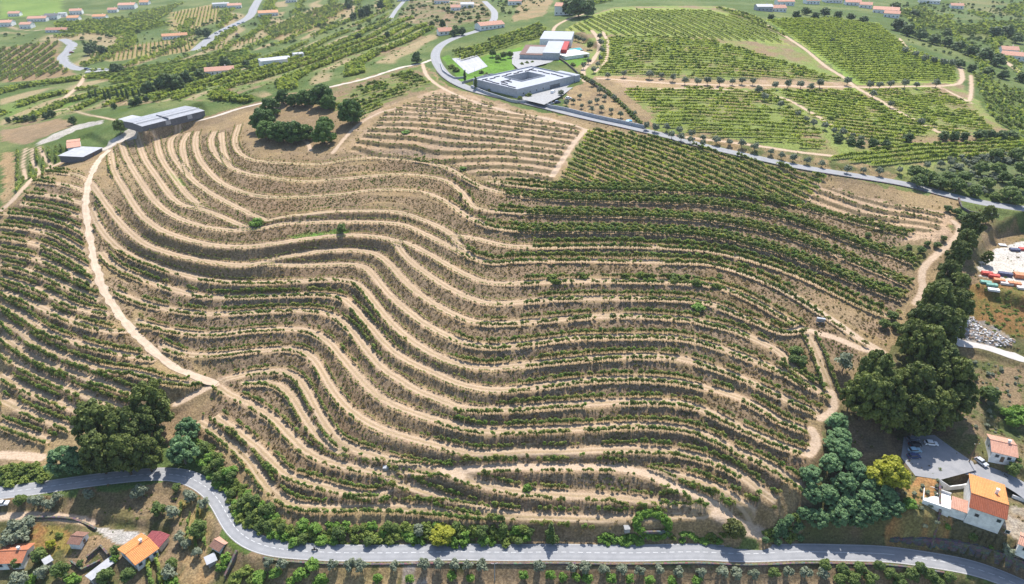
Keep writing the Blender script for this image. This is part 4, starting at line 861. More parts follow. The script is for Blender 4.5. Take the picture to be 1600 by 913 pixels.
# ------------------------------------------------------------------ building materials
def plain(name, c, rough=.85, spec=.25, var=.18, scale=.8, bump=0.0, metal=0.0, streak=False):
    m, nt, b = new_mat(name, rough, spec); N = NT(nt); P = N.pos(); n = N.noise(scale, 4, .6, P); n2 = N.noise(scale*9, 2, .5, P)
    col = N.mix(N.ramp(n, .3, .7), tuple(x*(1-var) for x in c), tuple(min(.9, x*(1+var*.6)) for x in c))
    col = N.mix(N.ramp(n2, .45, .8, 0, .35), col, tuple(x*.7 for x in c))
    nt.links.new(col, b.inputs['Base Color']); b.inputs['Metallic'].default_value = metal
    if bump: N.bump(n2, bump, .05, b)
    return m
def tile_mat(name, c, c2, period=.42):
    """fired clay tiles: courses and single-tile tone on the corrugated roof"""
    m, nt, b = new_mat(name, .9, .15); N = NT(nt); P = N.pos()
    br = N.n('ShaderNodeTexBrick'); br.inputs['Scale'].default_value = 1.0; br.inputs['Brick Width'].default_value = period; br.inputs['Row Height'].default_value = period; br.inputs['Mortar Size'].default_value = .03; br.offset = 0
    br.inputs['Color1'].default_value = (*c, 1); br.inputs['Color2'].default_value = (*c2, 1); br.inputs['Mortar'].default_value = (*[x*.55 for x in c], 1); N.put(br.inputs['Vector'], P)
    n = N.noise(.7, 4, .65, P); col = N.mix(N.ramp(n, .45, .75, 0, .5), br.outputs['Color'], tuple(x*.6+.03 for x in c))
    nt.links.new(col, b.inputs['Base Color']); return m
def stone_mat(name, c, scale=1.6):
    m, nt, b = new_mat(name, .95, .1); N = NT(nt); P = N.pos(); v = N.n('ShaderNodeTexVoronoi'); v.inputs['Scale'].default_value = scale; N.put(v.inputs['Vector'], P)
    e = N.n('ShaderNodeTexVoronoi', feature='DISTANCE_TO_EDGE'); e.inputs['Scale'].default_value = scale; N.put(e.inputs['Vector'], P)
    col = N.mix(.5, c, N.mix(1.0, v.outputs['Color'], c, 'MULTIPLY')); col = N.mix(N.ramp(e.outputs[0], .02, .08, .6, 0.0), col, tuple(x*.35 for x in c))
    nt.links.new(col, b.inputs['Base Color']); N.bump(e.outputs[0], .5, .1, b); return m
M_WHITE = plain('white_render', (.74,.73,.70)); M_CREAM = plain('cream_render', (.62,.56,.46)); M_GREYW = plain('grey_render', (.36,.37,.39)); M_CONC = plain('concrete', (.30,.297,.29), bump=.2); M_DARKW = plain('dark_slate', (.13,.13,.14), bump=.3)
M_TILE_O = tile_mat('orange_tiles', (.60,.24,.085), (.68,.30,.11)); M_TILE_R = tile_mat('red_tiles', (.42,.16,.085), (.50,.20,.11)); M_TILE_P = tile_mat('pink_tiles', (.50,.27,.19), (.57,.33,.24)); M_TILE_B = tile_mat('brown_tiles', (.22,.12,.09), (.28,.16,.12)); M_TILE_M = tile_mat('maroon_tiles', (.26,.07,.075), (.33,.10,.10))
M_SHEET = plain('grey_metal_sheet', (.33,.335,.35), .6, .3, .12, .4); M_SHEETL = plain('light_metal_sheet', (.36,.36,.37), .6, .3, .15, .5); M_ROOFG = plain('grey_roof_membrane', (.34,.355,.39), .8, .2, .08, .3); M_ROOFD = plain('parapet_shade', (.10,.10,.11)); M_RED = plain('red_cladding', (.36,.05,.045)); M_BROWN = plain('brown_deck', (.16,.09,.07))
M_GLASS, _nt, _b = new_mat('window_glass', .08, .5); _b.inputs['Base Color'].default_value = (.03,.04,.05,1)
M_FRAME = plain('window_frame', (.5,.5,.5)); M_WOOD = plain('weathered_wood', (.17,.11,.07)); M_POOL, _nt, _b = new_mat('pool_water', .06, .5); _b.inputs['Base Color'].default_value = (.10,.48,.52,1)
M_STONE = stone_mat('dry_stone', (.20,.17,.14), 1.4); M_STONED = stone_mat('dark_schist', (.17,.155,.145), 1.3); M_COURT = plain('court_surface', (.37,.37,.39), .9, .1, .06, .2); M_LINE = plain('white_paint', (.58,.58,.57), .7, .2, .25, 2)

def boxes(name, L, mat, parent, bevel=0.0):
    """L: (x0,x1,y0,y1,z0,z1) boxes joined into one part"""
    V, F = [], []
    for x0, x1, y0, y1, z0, z1 in L:
        o = len(V); V += [(x0,y0,z0),(x1,y0,z0),(x1,y1,z0),(x0,y1,z0),(x0,y0,z1),(x1,y0,z1),(x1,y1,z1),(x0,y1,z1)]
        F += [tuple(i+o for i in f) for f in ((0,3,2,1),(4,5,6,7),(0,1,5,4),(1,2,6,5),(2,3,7,6),(3,0,4,7))]
    o = mesh_obj(name, V, F, mat, parent)
    return o
def empty(name, loc, rz=0.0):
    o = bpy.data.objects.new(name, None); COL.objects.link(o); o.location = loc; o.rotation_euler = (0, 0, rz); o.empty_display_size = 1; return o
def roof_plane(c, n_, amp=.05, per=.45, thick=.14):
    """corrugated tile slope: c = four corners (eave left, eave right, ridge right, ridge left)"""
    a, b, d, e = [Vector(p) for p in c]; w = (b-a).length; k = max(2, int(w/per)*2); V, F = [], []; nm = (b-a).cross(e-a).normalized()
    for i in range(k+1):
        t = i/k; h = nm*(amp if i % 2 else -amp); V += [a.lerp(b, t)+h, e.lerp(d, t)+h]
    for i in range(k): F.append((2*i, 2*i+2, 2*i+3, 2*i+1))
    o = len(V); V += [a-nm*thick, b-nm*thick, d-nm*thick, e-nm*thick]; F.append((o, o+3, o+2, o+1)); F.append((o, o+1, 2*k, 0)); F.append((o+3, 0+1, 2*k+1, o+2)); F.append((o+1, o+2, 2*k+1, 2*k)); F.append((o+3, o, 0, 1))
    return V, F
def window(parent, x, z, w, h, face, W, D, mat=M_FRAME):
    """face: 'f' near, 'b' far, 'l' left, 'r' right"""
    def pos(a, t0, t1):
        return {'f': (a[0], a[1], -t1, -t0), 'b': (a[0], a[1], D+t0, D+t1), 'l': (-t1, -t0, a[0], a[1]), 'r': (W+t0, W+t1, a[0], a[1])}[face]
    fr = []
    for q in ((x-w/2-.1, x+w/2+.1, z-.1, z), (x-w/2-.1, x+w/2+.1, z+h, z+h+.1), (x-w/2-.1, x-w/2, z, z+h), (x+w/2, x+w/2+.1, z, z+h)): fr.append(pos(q[:2], 0, .08)+(q[2], q[3]))
    o = boxes('window', fr, mat, parent); boxes('pane', [pos((x-w/2, x+w/2), .01, .03)+(z, z+h)], M_GLASS, o); return o
def house(name, label, A, B, D, zg,  eave, rise, wall, roofm, ridge='u', win=(2, 1), door=True, chimney=True, cat='house', group=None, over=.45, amp=.05, roof2=None, cap=None, rp=.5):
    """A, B, D: photo pixels of near-left, near-right and far-left eave corners; zg ground height, eave wall height, rise ridge above eaves"""
    a, b, d = at_z(*A, zg+eave), at_z(*B, zg+eave), at_z(*D, zg+eave)
    u = b-a; W = np.linalg.norm(u); u /= W; v = np.array([-u[1], u[0]]); Dp = max(3.0, abs(float((d-a)@v)))
    e = empty(name, (a[0], a[1], zg), math.atan2(u[1], u[0])); ins = over
    x0, x1, y0, y1 = ins, W-ins, ins, Dp-ins
    H = eave
    wl = [(x0,y0,-1.5),(x1,y0,-1.5),(x1,y1,-1.5),(x0,y1,-1.5),(x0,y0,H),(x1,y0,H),(x1,y1,H),(x0,y1,H)]; wf = [(0,1,5,4),(1,2,6,5),(2,3,7,6),(3,0,4,7),(4,5,6,7)]
    if rise > 0:
        if ridge == 'u': wl += [(x0,y0+(y1-y0)*rp,H+rise*.92),(x1,y0+(y1-y0)*rp,H+rise*.92)]; wf += [(4,7,8),(5,9,6)]
        else: wl += [((x0+x1)/2,y0,H+rise*.92),((x0+x1)/2,y1,H+rise*.92)]; wf += [(4,8,5),(6,9,7)]
    mesh_obj('wall', wl, wf, wall, e)
    z = H+.03
    if rise > 0:
        if ridge == 'u': pl = [((0,0,z),(W,0,z),(W,Dp*rp,z+rise),(0,Dp*rp,z+rise)), ((W,Dp,z),(0,Dp,z),(0,Dp*rp,z+rise),(W,Dp*rp,z+rise))]
        else: pl = [((W,0,z),(W,Dp,z),(W/2,Dp,z+rise),(W/2,0,z+rise)), ((0,Dp,z),(0,0,z),(W/2,0,z+rise),(W/2,Dp,z+rise))]
        rt = None
        for i, c in enumerate(pl):
            V, F = roof_plane(c, None, amp); r_ = mesh_obj('roof', V, F, roofm if i == 0 or roof2 is None else roof2, e); rt = rt or r_
        rc = [(0,Dp*rp,z+rise),(W,Dp*rp,z+rise)] if ridge == 'u' else [(W/2,0,z+rise),(W/2,Dp,z+rise)]
        V, F = tube([(p[0],p[1],p[2]+.02) for p in rc], [.16,.16], 6); mesh_obj('ridge_cap', V, F, cap or roofm, rt)
    else:
        rt = boxes('roof', [(-.0,W,0,Dp,H,H+.2)], roofm, e)
    if chimney: cx = W*.7; c = boxes('chimney', [(cx-.35,cx+.35,Dp*.55-.3,Dp*.55+.3,H+rise*.4,H+rise+1.0),(cx-.45,cx+.45,Dp*.55-.4,Dp*.55+.4,H+rise+1.0,H+rise+1.12)], wall, rt)
    We, De = W-2*ins, Dp-2*ins
    inner = empty('openings_frame', (ins, ins, 0)) if False else None
    for k in range(win[0]): window_in(e, ins, We, De, (k+.5)*We/win[0]+(.0), H*.42 if H < 4 else 1.0, 'f')
    if H > 5:
        for k in range(win[0]): window_in(e, ins, We, De, (k+.5)*We/win[0], 4.0, 'f')
    for k in range(win[1]):
        window_in(e, ins, We, De, (k+.5)*De/win[1], H*.42 if H < 4 else 1.0, 'l'); window_in(e, ins, We, De, (k+.5)*De/win[1], H*.42 if H < 4 else 1.0, 'r')
    if door: boxes('door', [(ins+We*.5-.5, ins+We*.5+.5, ins-.06, ins-.0+.001, 0, min(2.1, H-.2))], M_WOOD, e)
    return tag(e, label, cat, group)
def window_in(e, ins, We, De, p, z, face):
    w, h = 1.0, 1.1
    fr = []
    def pos(a, t0, t1): return {'f': (ins+a[0], ins+a[1], ins-t1, ins-t0), 'l': (ins-t1, ins-t0, ins+a[0], ins+a[1]), 'r': (ins+We+t0, ins+We+t1, ins+a[0], ins+a[1])}[face]
    for q in ((p-w/2-.1, p+w/2+.1, z-.1, z), (p-w/2-.1, p+w/2+.1, z+h, z+h+.1), (p-w/2-.1, p-w/2, z, z+h), (p+w/2, p+w/2+.1, z, z+h)): fr.append(pos(q[:2], 0, .08)+(q[2], q[3]))
    o = boxes('window', fr, M_FRAME, e); boxes('pane', [pos((p-w/2, p+w/2), .005, .03)+(z, z+h)], M_GLASS, o)
def gz(px, py): return spot(px, py)[2]

# ------------------------------------------------------------------ houses below the valley road
house('tiled_house', 'bright orange tile-roofed house with pale yard beside the valley road bend', (211,884), (249,857), (194,851), -5.0, 3.2, 1.3, M_WHITE, M_TILE_O, win=(3,2))
house('roof_annex', 'low annex with maroon tile roof against the bright orange house', (249,856), (266,836), (236,831), -5.0, 2.6, .7, M_CREAM, M_TILE_M, 'u', (0,0), False, False, 'annex')
house('tool_shed', 'small shed with dark brown tile roof in the lower left garden', (124,852), (140,832), (110,842), gz(125,858), 2.6, .9, M_WHITE, M_TILE_B, 'v', (1,0), True, False, 'shed')
house('cottage', 'cottage with faded red tile roof cut by the left edge of the picture', (-12,882), (34,880), (-6,851), gz(12,890), 3.2, 1.3, M_WHITE, M_TILE_R, win=(3,1))
house('roadside_shed', 'small shed with half orange half brown roof against the road bend', (342,863), (361,846), (330,850), -3.2, 2.6, .8, M_WHITE, M_TILE_P, 'v', (1,0), True, False, 'shed', roof2=M_TILE_B)
def sheet_shed(name, label, A, B, D, h, mat, cat='shed'):
    return house(name, label, A, B, D, gz((A[0]+B[0]+D[0])/3, (A[1]+B[1]+D[1])/3)-.2, h, 0, M_CONC, mat, 'u', (0,0), False, False, cat)
sheet_shed('metal_roof_shed', 'narrow shed with pale metal roof below the ruined garden walls', (143,908), (184,876), (136,898), 2.2, M_SHEETL)
sheet_shed('lean_to', 'small lean-to with blue grey metal roof among garden trees', (70,884), (84,876), (68,877), 2.2, M_SHEETL)
sheet_shed('chicken_coop', 'tiny grey roofed coop below the half brown roadside shed', (323,884), (340,876), (326,868), 1.6, M_SHEET)
def wall_run(name, label, P, h, th, mat, cat='wall', zoff=0.0, zs=None, depth=1.2, step=4.0, px=True, cap=None):
    W = resample(wpoly(P, 8), step) if px else resample(P, step)
    z = hz(W[:, 0], W[:, 1])+zoff if zs is None else np.full(len(W), zs)
    if W.shape[1] == 3 and zs is None: z = W[:, 2]+zoff
    t = np.gradient(W[:, :2], axis=0); t /= np.linalg.norm(t, axis=1)[:, None]; n = np.stack([-t[:, 1], t[:, 0]], -1)*th/2
    c = W[0]; V, F = [], []
    hh = h if hasattr(h, '__len__') else np.full(len(W), h)
    if len(hh) != len(W): hh = np.interp(np.linspace(0, 1, len(W)), np.linspace(0, 1, len(hh)), hh)
    e = empty(name, (c[0], c[1], z[0])); o3 = np.array([c[0], c[1], z[0]])
    for i in range(len(W)):
        for s, zz_ in ((-1, -depth), (1, -depth), (1, hh[i]), (-1, hh[i])): V.append((W[i, 0]+s*n[i, 0]-o3[0], W[i, 1]+s*n[i, 1]-o3[1], z[i]+zz_-o3[2]))
    for i in range(len(W)-1):
        a = 4*i; F += [(a, a+4, a+7, a+3), (a+1, a+2, a+6, a+5), (a+3, a+7, a+6, a+2)]
    F += [(0, 3, 2, 1), (4*len(W)-4, 4*len(W)-3, 4*len(W)-2, 4*len(W)-1)]
    mesh_obj('masonry', V, F, mat, e)
    V, F = [], []
    for i in range(len(W)):
        for s, q in ((-1.25, 0), (1.25, 0), (1.25, .12), (-1.25, .12)): V.append((W[i, 0]+s*n[i, 0]-o3[0], W[i, 1]+s*n[i, 1]-o3[1], z[i]+hh[i]+q+.004-o3[2]))
    for i in range(len(W)-1):
        a = 4*i; F += [(a, a+4, a+7, a+3), (a+1, a+2, a+6, a+5), (a+3, a+7, a+6, a+2), (a, a+1, a+5, a+4)]
    F += [(0, 3, 2, 1), (4*len(W)-4, 4*len(W)-3, 4*len(W)-2, 4*len(W)-1)]
    mesh_obj('coping', V, F, cap or mat, e)
    return tag(e, label, cat)
def offset(W, d):
    t = np.gradient(W[:, :2], axis=0); t /= np.linalg.norm(t, axis=1)[:, None]; Q = W.copy(); Q[:, :2] += np.stack([-t[:, 1], t[:, 0]], -1)*d; return Q
RW = ROADW['asphalt_road'][0]; rpx, rpy = project(RW[:, 0], RW[:, 1], RW[:, 2])
sel = (rpx > 415) & (rpx < 1480)
wall_run('retaining_wall', 'low stone retaining wall along the lower edge of the valley road', offset(RW[sel], -4.0), .15, .45, M_STONED, zs=0.0, depth=3.6, px=False, cap=M_STONE)
sel = (rpx > 1395) & (rpx < 1680)
wall_run('stone_wall', 'tall dark stone retaining wall above the road in the right corner', offset(RW[sel], 5.2), [1.2, 3.2, 4.2, 4.6, 4.8, 5.0], .7, M_STONED, zs=0.0, depth=1.0, px=False)
VR = ROADW['villa_road'][0]; vpx, vpy = project(VR[:, 0], VR[:, 1], VR[:, 2])
sel = (vpx > 690) & (vpx < 1505) & (vpy > 110)
wall_run('parapet_wall', 'long dark parapet wall along the lower side of the villa road', offset(VR[sel], 4.4), .25, .5, M_STONED, depth=2.2, px=False, step=3)
wall_run('garden_wall', 'grey rendered wall curving in front of the villa forecourt', [(736,137),(760,147),(790,157),(812,162),(835,158)], 1.6, .4, M_GREYW)
wall_run('boundary_wall', 'long grey rendered wall between villa road and olive garden', [(846,160),(856,168),(880,172),(930,184),(980,194),(1008,200),(1009,196)], 1.9, .4, M_GREYW)
wall_run('court_wall', 'low grey wall round the sports court garden above the road curve', [(688,100),(692,112),(712,124),(726,122)], 1.2, .4, M_GREYW)
wall_run('gate_wall', 'pale wall leading from the road to the sports court corner', [(722,131),(745,124),(770,117)], 1.4, .4, M_CONC)
wall_run('hedge_wall', 'dark boundary wall behind the olive garden of the villa', [(868,92),(900,112),(925,132),(960,155),(1000,192)], 1.3, .4, M_STONE)
wall_run('ruined_wall', 'crumbling stone wall of a ruin in the lower left garden', [(137,876),(150,866),(158,857),(172,873)], 1.3, .5, M_STONE)
wall_run('ruined_wall', 'broken stone wall stepping down beside the pale metal roof', [(112,880),(122,890),(136,896),(158,880)], 1.1, .5, M_STONE)
wall_run('field_wall', 'old stone wall climbing right of the half brown roadside shed', [(352,905),(362,885),(372,868)], 1.2, .5, M_STONE)
wall_run('terrace_wall', 'low stone wall below the vegetable plot left of the orange house', [(50,812),(100,812),(142,820),(150,826)], .9, .5, M_STONE)
wall_run('garden_wall', 'white garden wall in front of the white house near the parking lot', [(1466,758),(1500,754),(1523,748)], 1.6, .3, M_WHITE)
wall_run('garden_wall', 'dark stone wall on the left side of the white tiled house', [(1466,762),(1467,795),(1463,838)], 1.6, .5, M_STONE)
wall_run('road_wall', 'rounded parapet wall where the upper road widens at the right', [(1497,312),(1500,325),(1512,333),(1535,336),(1560,338)], 1.0, .5, M_STONED, depth=2.5)
wall_run('lane_wall', 'low white wall edging the lane behind the white tiled house', [(1583,772),(1600,780),(1630,795)], 1.0, .3, M_WHITE)

# road paint
def paint(name, W, parent, off, wid, dash=None):
    W = resample(offset(W, off), .5); t = np.gradient(W[:, :2], axis=0); t /= np.linalg.norm(t, axis=1)[:, None]; n = np.stack([-t[:, 1], t[:, 0]], -1)*wid/2; V, F = [], []; s = np.arange(len(W))*.5
    for i in range(len(W)-1):
        if dash and (s[i] % (dash[0]+dash[1])) >= dash[0]: continue
        o = len(V)
        for k in (i, i+1):
            for q in (-1, 1): V.append((W[k, 0]+q*n[k, 0], W[k, 1]+q*n[k, 1], W[k, 2]+.046-.05*abs(off)/3.1))
        F.append((o, o+1, o+3, o+2)[::-1])
    return mesh_obj(name, V, F, M_LINE, parent)
ar = bpy.data.objects['asphalt_road']
paint('centre_line', RW[rpx < 1215], ar, 0, .16, (1.5, 1.0)); paint('centre_line', RW[(rpx > 1217) & (rpx < 1410)], ar, 0, .16); paint('centre_line', RW[rpx > 1412], ar, 0, .16, (1.5, 1.0)); paint('edge_line', RW, ar, -2.8, .12); paint('edge_line', RW, ar, 2.8, .10)

# ------------------------------------------------------------------ white house and neighbour on the right
h = house('white_house', 'large white house with bright orange tile roof near the parking lot', (1514,793), (1574,813), (1533,746), 9.6, 6.4, 2.0, M_WHITE, tile_mat('shaded_orange_tiles', (.27,.085,.045), (.33,.11,.06)), win=(0,0), door=False, roof2=M_TILE_O, cap=M_TILE_O, rp=.27)  # near slope: shade put into darker tile colour; far slope stays sunny orange
boxes('annex', [(-3.6,.4,1.0,5.0,-1.5,3.4)], M_WHITE, h); boxes('terrace', [(-11.0,-3.6,.5,8.0,-1.5,2.3)], M_WHITE, h); boxes('parapet', [(-11.0,-3.6,.5,.7,2.3,3.1),(-11.0,-10.8,.7,8.0,2.3,3.1),(-10.8,-3.6,7.8,8.0,2.3,3.1)], M_WHITE, h)
for wx_, wz_ in ((2.2, 3.6), (7.5, 4.2), (10.5, 1.4)): window_in(h, .45, 12, 9, wx_, wz_, 'f')
V, F = roof_plane(((-3.8,.7,3.5),(.4,.7,3.5),(.4,5.2,4.4),(-3.8,5.2,4.4)), None); mesh_obj('annex_roof', V, F, M_TILE_P, h)
house('neighbour_house', 'white house with faded pink tile roof cut by the right edge', (1549,706), (1592,716), (1551,680), 14.5, 3.4, 1.3, M_WHITE, M_TILE_P, win=(2,1))
house('corner_house', 'small white house at the right edge below the white tiled house', (1590,850), (1640,872), (1596,832), 8.0, 3.0, 1.0, M_WHITE, M_TILE_P, win=(2,1))

# ------------------------------------------------------------------ barn and shed on the ridge
h = house('barn', 'long barn with grey metal roof on the ridge track', (222,198), (320,173), (214,184), 44.2, 2.9, .7, M_DARKW, M_SHEET, win=(0,0), door=False, chimney=False, cat='barn', amp=.03, over=.2)
Wb = float(np.linalg.norm(at_z(320,173,47)-at_z(222,198,47))); Db = 12.0
boxes('sliding_door', [(Wb*.35,Wb*.35+3.5,.05,.19,0,2.5),(Wb*.7,Wb*.7+3.5,.05,.19,0,2.5)], M_SHEETL, h)
boxes('roof_step', [(Wb*.40,Wb*.40+.35,-.1,Db+1,3.1,4.2)], M_DARKW, h); V, F = tube([(.2,Db*.5,3.8),(Wb-.2,Db*.5,3.8)], [.25,.25], 6); mesh_obj('roof_vent', V, F, M_SHEETL, h)
house('farm_shed', 'shed with pale concrete roof beside the top of the dirt track', (130,246), (161,231), (112,234), 32.0, 2.6, 0, M_DARKW, M_SHEETL, 'u', (0,0), True, False, 'shed')
house('red_shed', 'small white shed with red tile roof beside the dirt track', (104,232), (126,229), (99,220), 32.0, 3.2, .9, M_WHITE, M_TILE_P, 'u', (1,1), False, False, 'shed')
sheet_shed('market_stall', 'low open shelter with pale roof left of the barn', (198,190), (222,183), (194,184), 2.6, M_SHEETL, 'shelter')

# ------------------------------------------------------------------ villa
def frame3(A, B, D, z):
    a, b, d = at_z(*A, z), at_z(*B, z), at_z(*D, z); u = b-a; W = np.linalg.norm(u); u /= W; v = np.array([-u[1], u[0]]); return a, math.atan2(u[1], u[0]), W, abs(float((d-a)@v))
a, rz, W, D = frame3((808,141), (899,119), (772,117), 63.6)
e = empty('villa', (a[0], a[1], 59.0), rz); H = 4.6; cx0, cx1, cy0, cy1 = W*.34, W*.74, D*.36, D*.74
boxes('wall', [(0,W,0,.4,-1.5,H),(0,W,D-.4,D,-1.5,H),(0,.4,.4,D-.4,-1.5,H),(W-.4,W,.4,D-.4,-1.5,H)], M_GREYW, e)
rt = boxes('roof', [(.4,W-.4,.4,cy0,H-.5,H-.2),(.4,W-.4,cy1,D-.4,H-.5,H-.2),(.4,cx0,cy0,cy1,H-.5,H-.2),(cx1,W-.4,cy0,cy1,H-.5,H-.2)], M_ROOFG, e)
boxes('courtyard_wall', [(cx0-.3,cx0,cy0-.3,cy1+.3,0,H+.5),(cx1,cx1+.3,cy0-.3,cy1+.3,0,H+.5),(cx0,cx1,cy0-.3,cy0,0,H+.5),(cx0,cx1,cy1,cy1+.3,0,H+.5)], M_GREYW, e)
boxes('courtyard_floor', [(cx0,cx1,cy0,cy1,0,.15)], M_CONC, e)
boxes('parapet', [(0,W,0,.35,H+.003,H+.55),(0,W,D-.35,D,H+.003,H+.55),(0,.35,.35,D-.35,H+.003,H+.55),(W-.35,W,.35,D-.35,H+.003,H+.55)], M_ROOFG, e)
rn = random.Random(3); ad = []
for k in range(9):
    ad.append((W*.05+k*W*.10, W*.05+k*W*.10+W*.09, D*.86-(k % 2)*D*.04, D*.86-(k % 2)*D*.04+.35, H-.2, H+.35))
for k in range(5): ad.append((W*.86+(k % 2)*.9, W*.86+(k % 2)*.9+.35, D*(.1+.15*k), D*(.1+.15*k)+D*.14, H-.2, H+.35))
for k in range(4): ad.append((W*.06+(k % 2)*.8, W*.06+(k % 2)*.8+.35, D*(.12+.18*k), D*(.12+.18*k)+D*.16, H-.2, H+.35))
ad += [(W*.14,W*.30,D*.55,D*.55+.3,H-.2,H+.4),(W*.14,W*.14+.3,D*.40,D*.55,H-.2,H+.4),(W*.22,W*.22+.3,D*.42,D*.54,H-.2,H+.4)]
boxes('roof_upstand', ad, M_ROOFD, rt)  # dark colour of the upstands stands in for parapet shading
boxes('entrance_wing', [(W-1.0,W+4.5,-.5,D*.42,-1.5,H+.3)], M_ROOFG, e); boxes('garage_door', [(W*.55,W*.72,-.08,-.005,0,2.5)], M_DARKW, e)
for k in range(4): window_in(e, 0.0, W, D, W*(.1+.11*k), 1.0, 'f')
tag(e, 'large flat-roofed grey villa with square courtyard on the plateau', 'villa')
a, rz, W, D = frame3((812,84), (884,86), (838,56), 64.0)
e = empty('modern_house', (a[0], a[1], 60.0), rz)
boxes('side_block', [(0,W*.5,0,D*.5,-1.5,3.2)], M_GREYW, e); boxes('deck_roof', [(-.3,W*.5-.02,-.3,D*.5+.3,3.2,3.5)], M_BROWN, e); boxes('terrace_roof', [(W*.12,W*.48,D*.06,D*.40,3.51,3.66)], M_CONC, e)
boxes('main_block', [(W*.5,W*.86,0,D*.62,-1.5,5.0)], M_GREYW, e); boxes('main_roof', [(W*.5-.1,W*.86+.1,-.1,D*.62+.1,5.0,5.25)], M_ROOFG, e)
boxes('rear_block', [(W*.28,W*1.02,D*.66,D*1.15,-1.5,6.0)], M_WHITE, e); boxes('rear_roof', [(W*.28-.1,W*1.02+.1,D*.66-.1,D*1.15+.1,6.0,6.2)], M_ROOFG, e)
boxes('red_block', [(W*.87,W*.99,D*.15,D*.60,-1.5,5.6)], M_RED, e)
tag(e, 'modern white and grey house with a red block behind the villa', 'house')
a, rz, W, D = frame3((884,89), (922,84), (880,80), 62.5)
e = empty('pool_house', (a[0], a[1], 59.8), rz); boxes('wall', [(0.3,W-.3,.3,D-.3,-1,2.6)], M_WHITE, e); boxes('roof', [(0,W,0,D,2.6,2.9)], M_LINE, e); tag(e, 'low white pool house right of the red block', 'pool house')
P0 = at_z(np.array([888,906,910,892]), np.array([77,75,78,80]), 60.6)
c = P0.mean(0); e = empty('swimming_pool', (c[0], c[1], 60.6)); mesh_obj('water', [(p[0]-c[0], p[1]-c[1], .1) for p in P0], [(0,1,2,3)] if True else [], M_POOL, e)
V = [(p[0]-c[0], p[1]-c[1], z) for z in (-.6, .16) for p in P0]+[((p[0]-c[0])*1.12, (p[1]-c[1])*1.25, z) for z in (-.6, .16) for p in P0]
F = [];
for k in range(4): q = (k+1) % 4; F += [(4+k, 4+q, 12+q, 12+k), (8+k, 8+q, 12+q, 12+k)]
mesh_obj('rim', V, F, M_CONC, e); tag(e, 'turquoise swimming pool on the lawn behind the pool house', 'pool')
Q = PADS['court']; Q = at_z(np.array([706,745,762,731]), np.array([92,86,104,116]), 60.0); c = Q.mean(0)
e = empty('sports_court', (c[0], c[1], 60.0)); q = [(p[0]-c[0], p[1]-c[1]) for p in Q]
mesh_obj('surface', [(x, y, z) for z in (-.5, .08) for x, y in q], [(4,5,6,7)] + [(k, (k+1) % 4, 4+(k+1) % 4, 4+k) for k in range(4)], M_COURT, e)
def lerp2(s, t): return tuple((q[0][i]*(1-s)+q[1][i]*s)*(1-t)+(q[3][i]*(1-s)+q[2][i]*s)*t for i in (0, 1))
V, F = [], []
for s0, s1, t0, t1 in ((.12,.88,.12,.135),(.12,.88,.865,.88),(.12,.132,.12,.88),(.868,.88,.12,.88),(.12,.88,.495,.505),(.3,.31,.12,.88),(.69,.70,.12,.88)):
    o = len(V); V += [(*lerp2(s, t), .085) for s, t in ((s0,t0),(s1,t0),(s1,t1),(s0,t1))]; F.append((o, o+1, o+2, o+3))
mesh_obj('court_line', V, F, M_LINE, e)
for k in range(12):
    s, t = [(k/3, 0), (1, (k-3)/3), (1-(k-6)/3, 1), (0, 1-(k-9)/3)][k//3]; x, y = lerp2(s, t); boxes('fence_post', [(x-.06,x+.06,y-.06,y+.06,-.4,2.6)], M_GREYW, e)
tag(e, 'pale rectangular sports court in the lawn left of the villa', 'sports court')
def flat_area(name, P, z, mat, lift=.05):
    W = at_z(np.array([p[0] for p in P]), np.array([p[1] for p in P]), z); c = W.mean(0); n = len(P)
    o = mesh_obj(name, [(p[0], p[1], z+lift) for p in W], [tuple(range(n))], mat); 
    if o.data.polygons[0].normal.z < 0: o.data.flip_normals()
    return tag(o, kind='structure')
flat_area('parking_lot', [(1412,683),(1460,680),(1490,702),(1520,722),(1526,735),(1470,750),(1430,744),(1408,715)], 13.5, M_LANE, .09)
flat_area('villa_forecourt', [(800,152),(858,141),(905,120),(912,124),(878,150),(850,164),(838,161)], 59.0, M_CONC, .12)
flat_area('court_drive', [(735,135),(768,121),(775,128),(745,140)], 59.2, M_CONC, .12)
flat_area('villa_terrace', [(800,82),(815,80),(870,92),(860,98),(812,110),(800,100)], 60.0, M_CONC, .12)

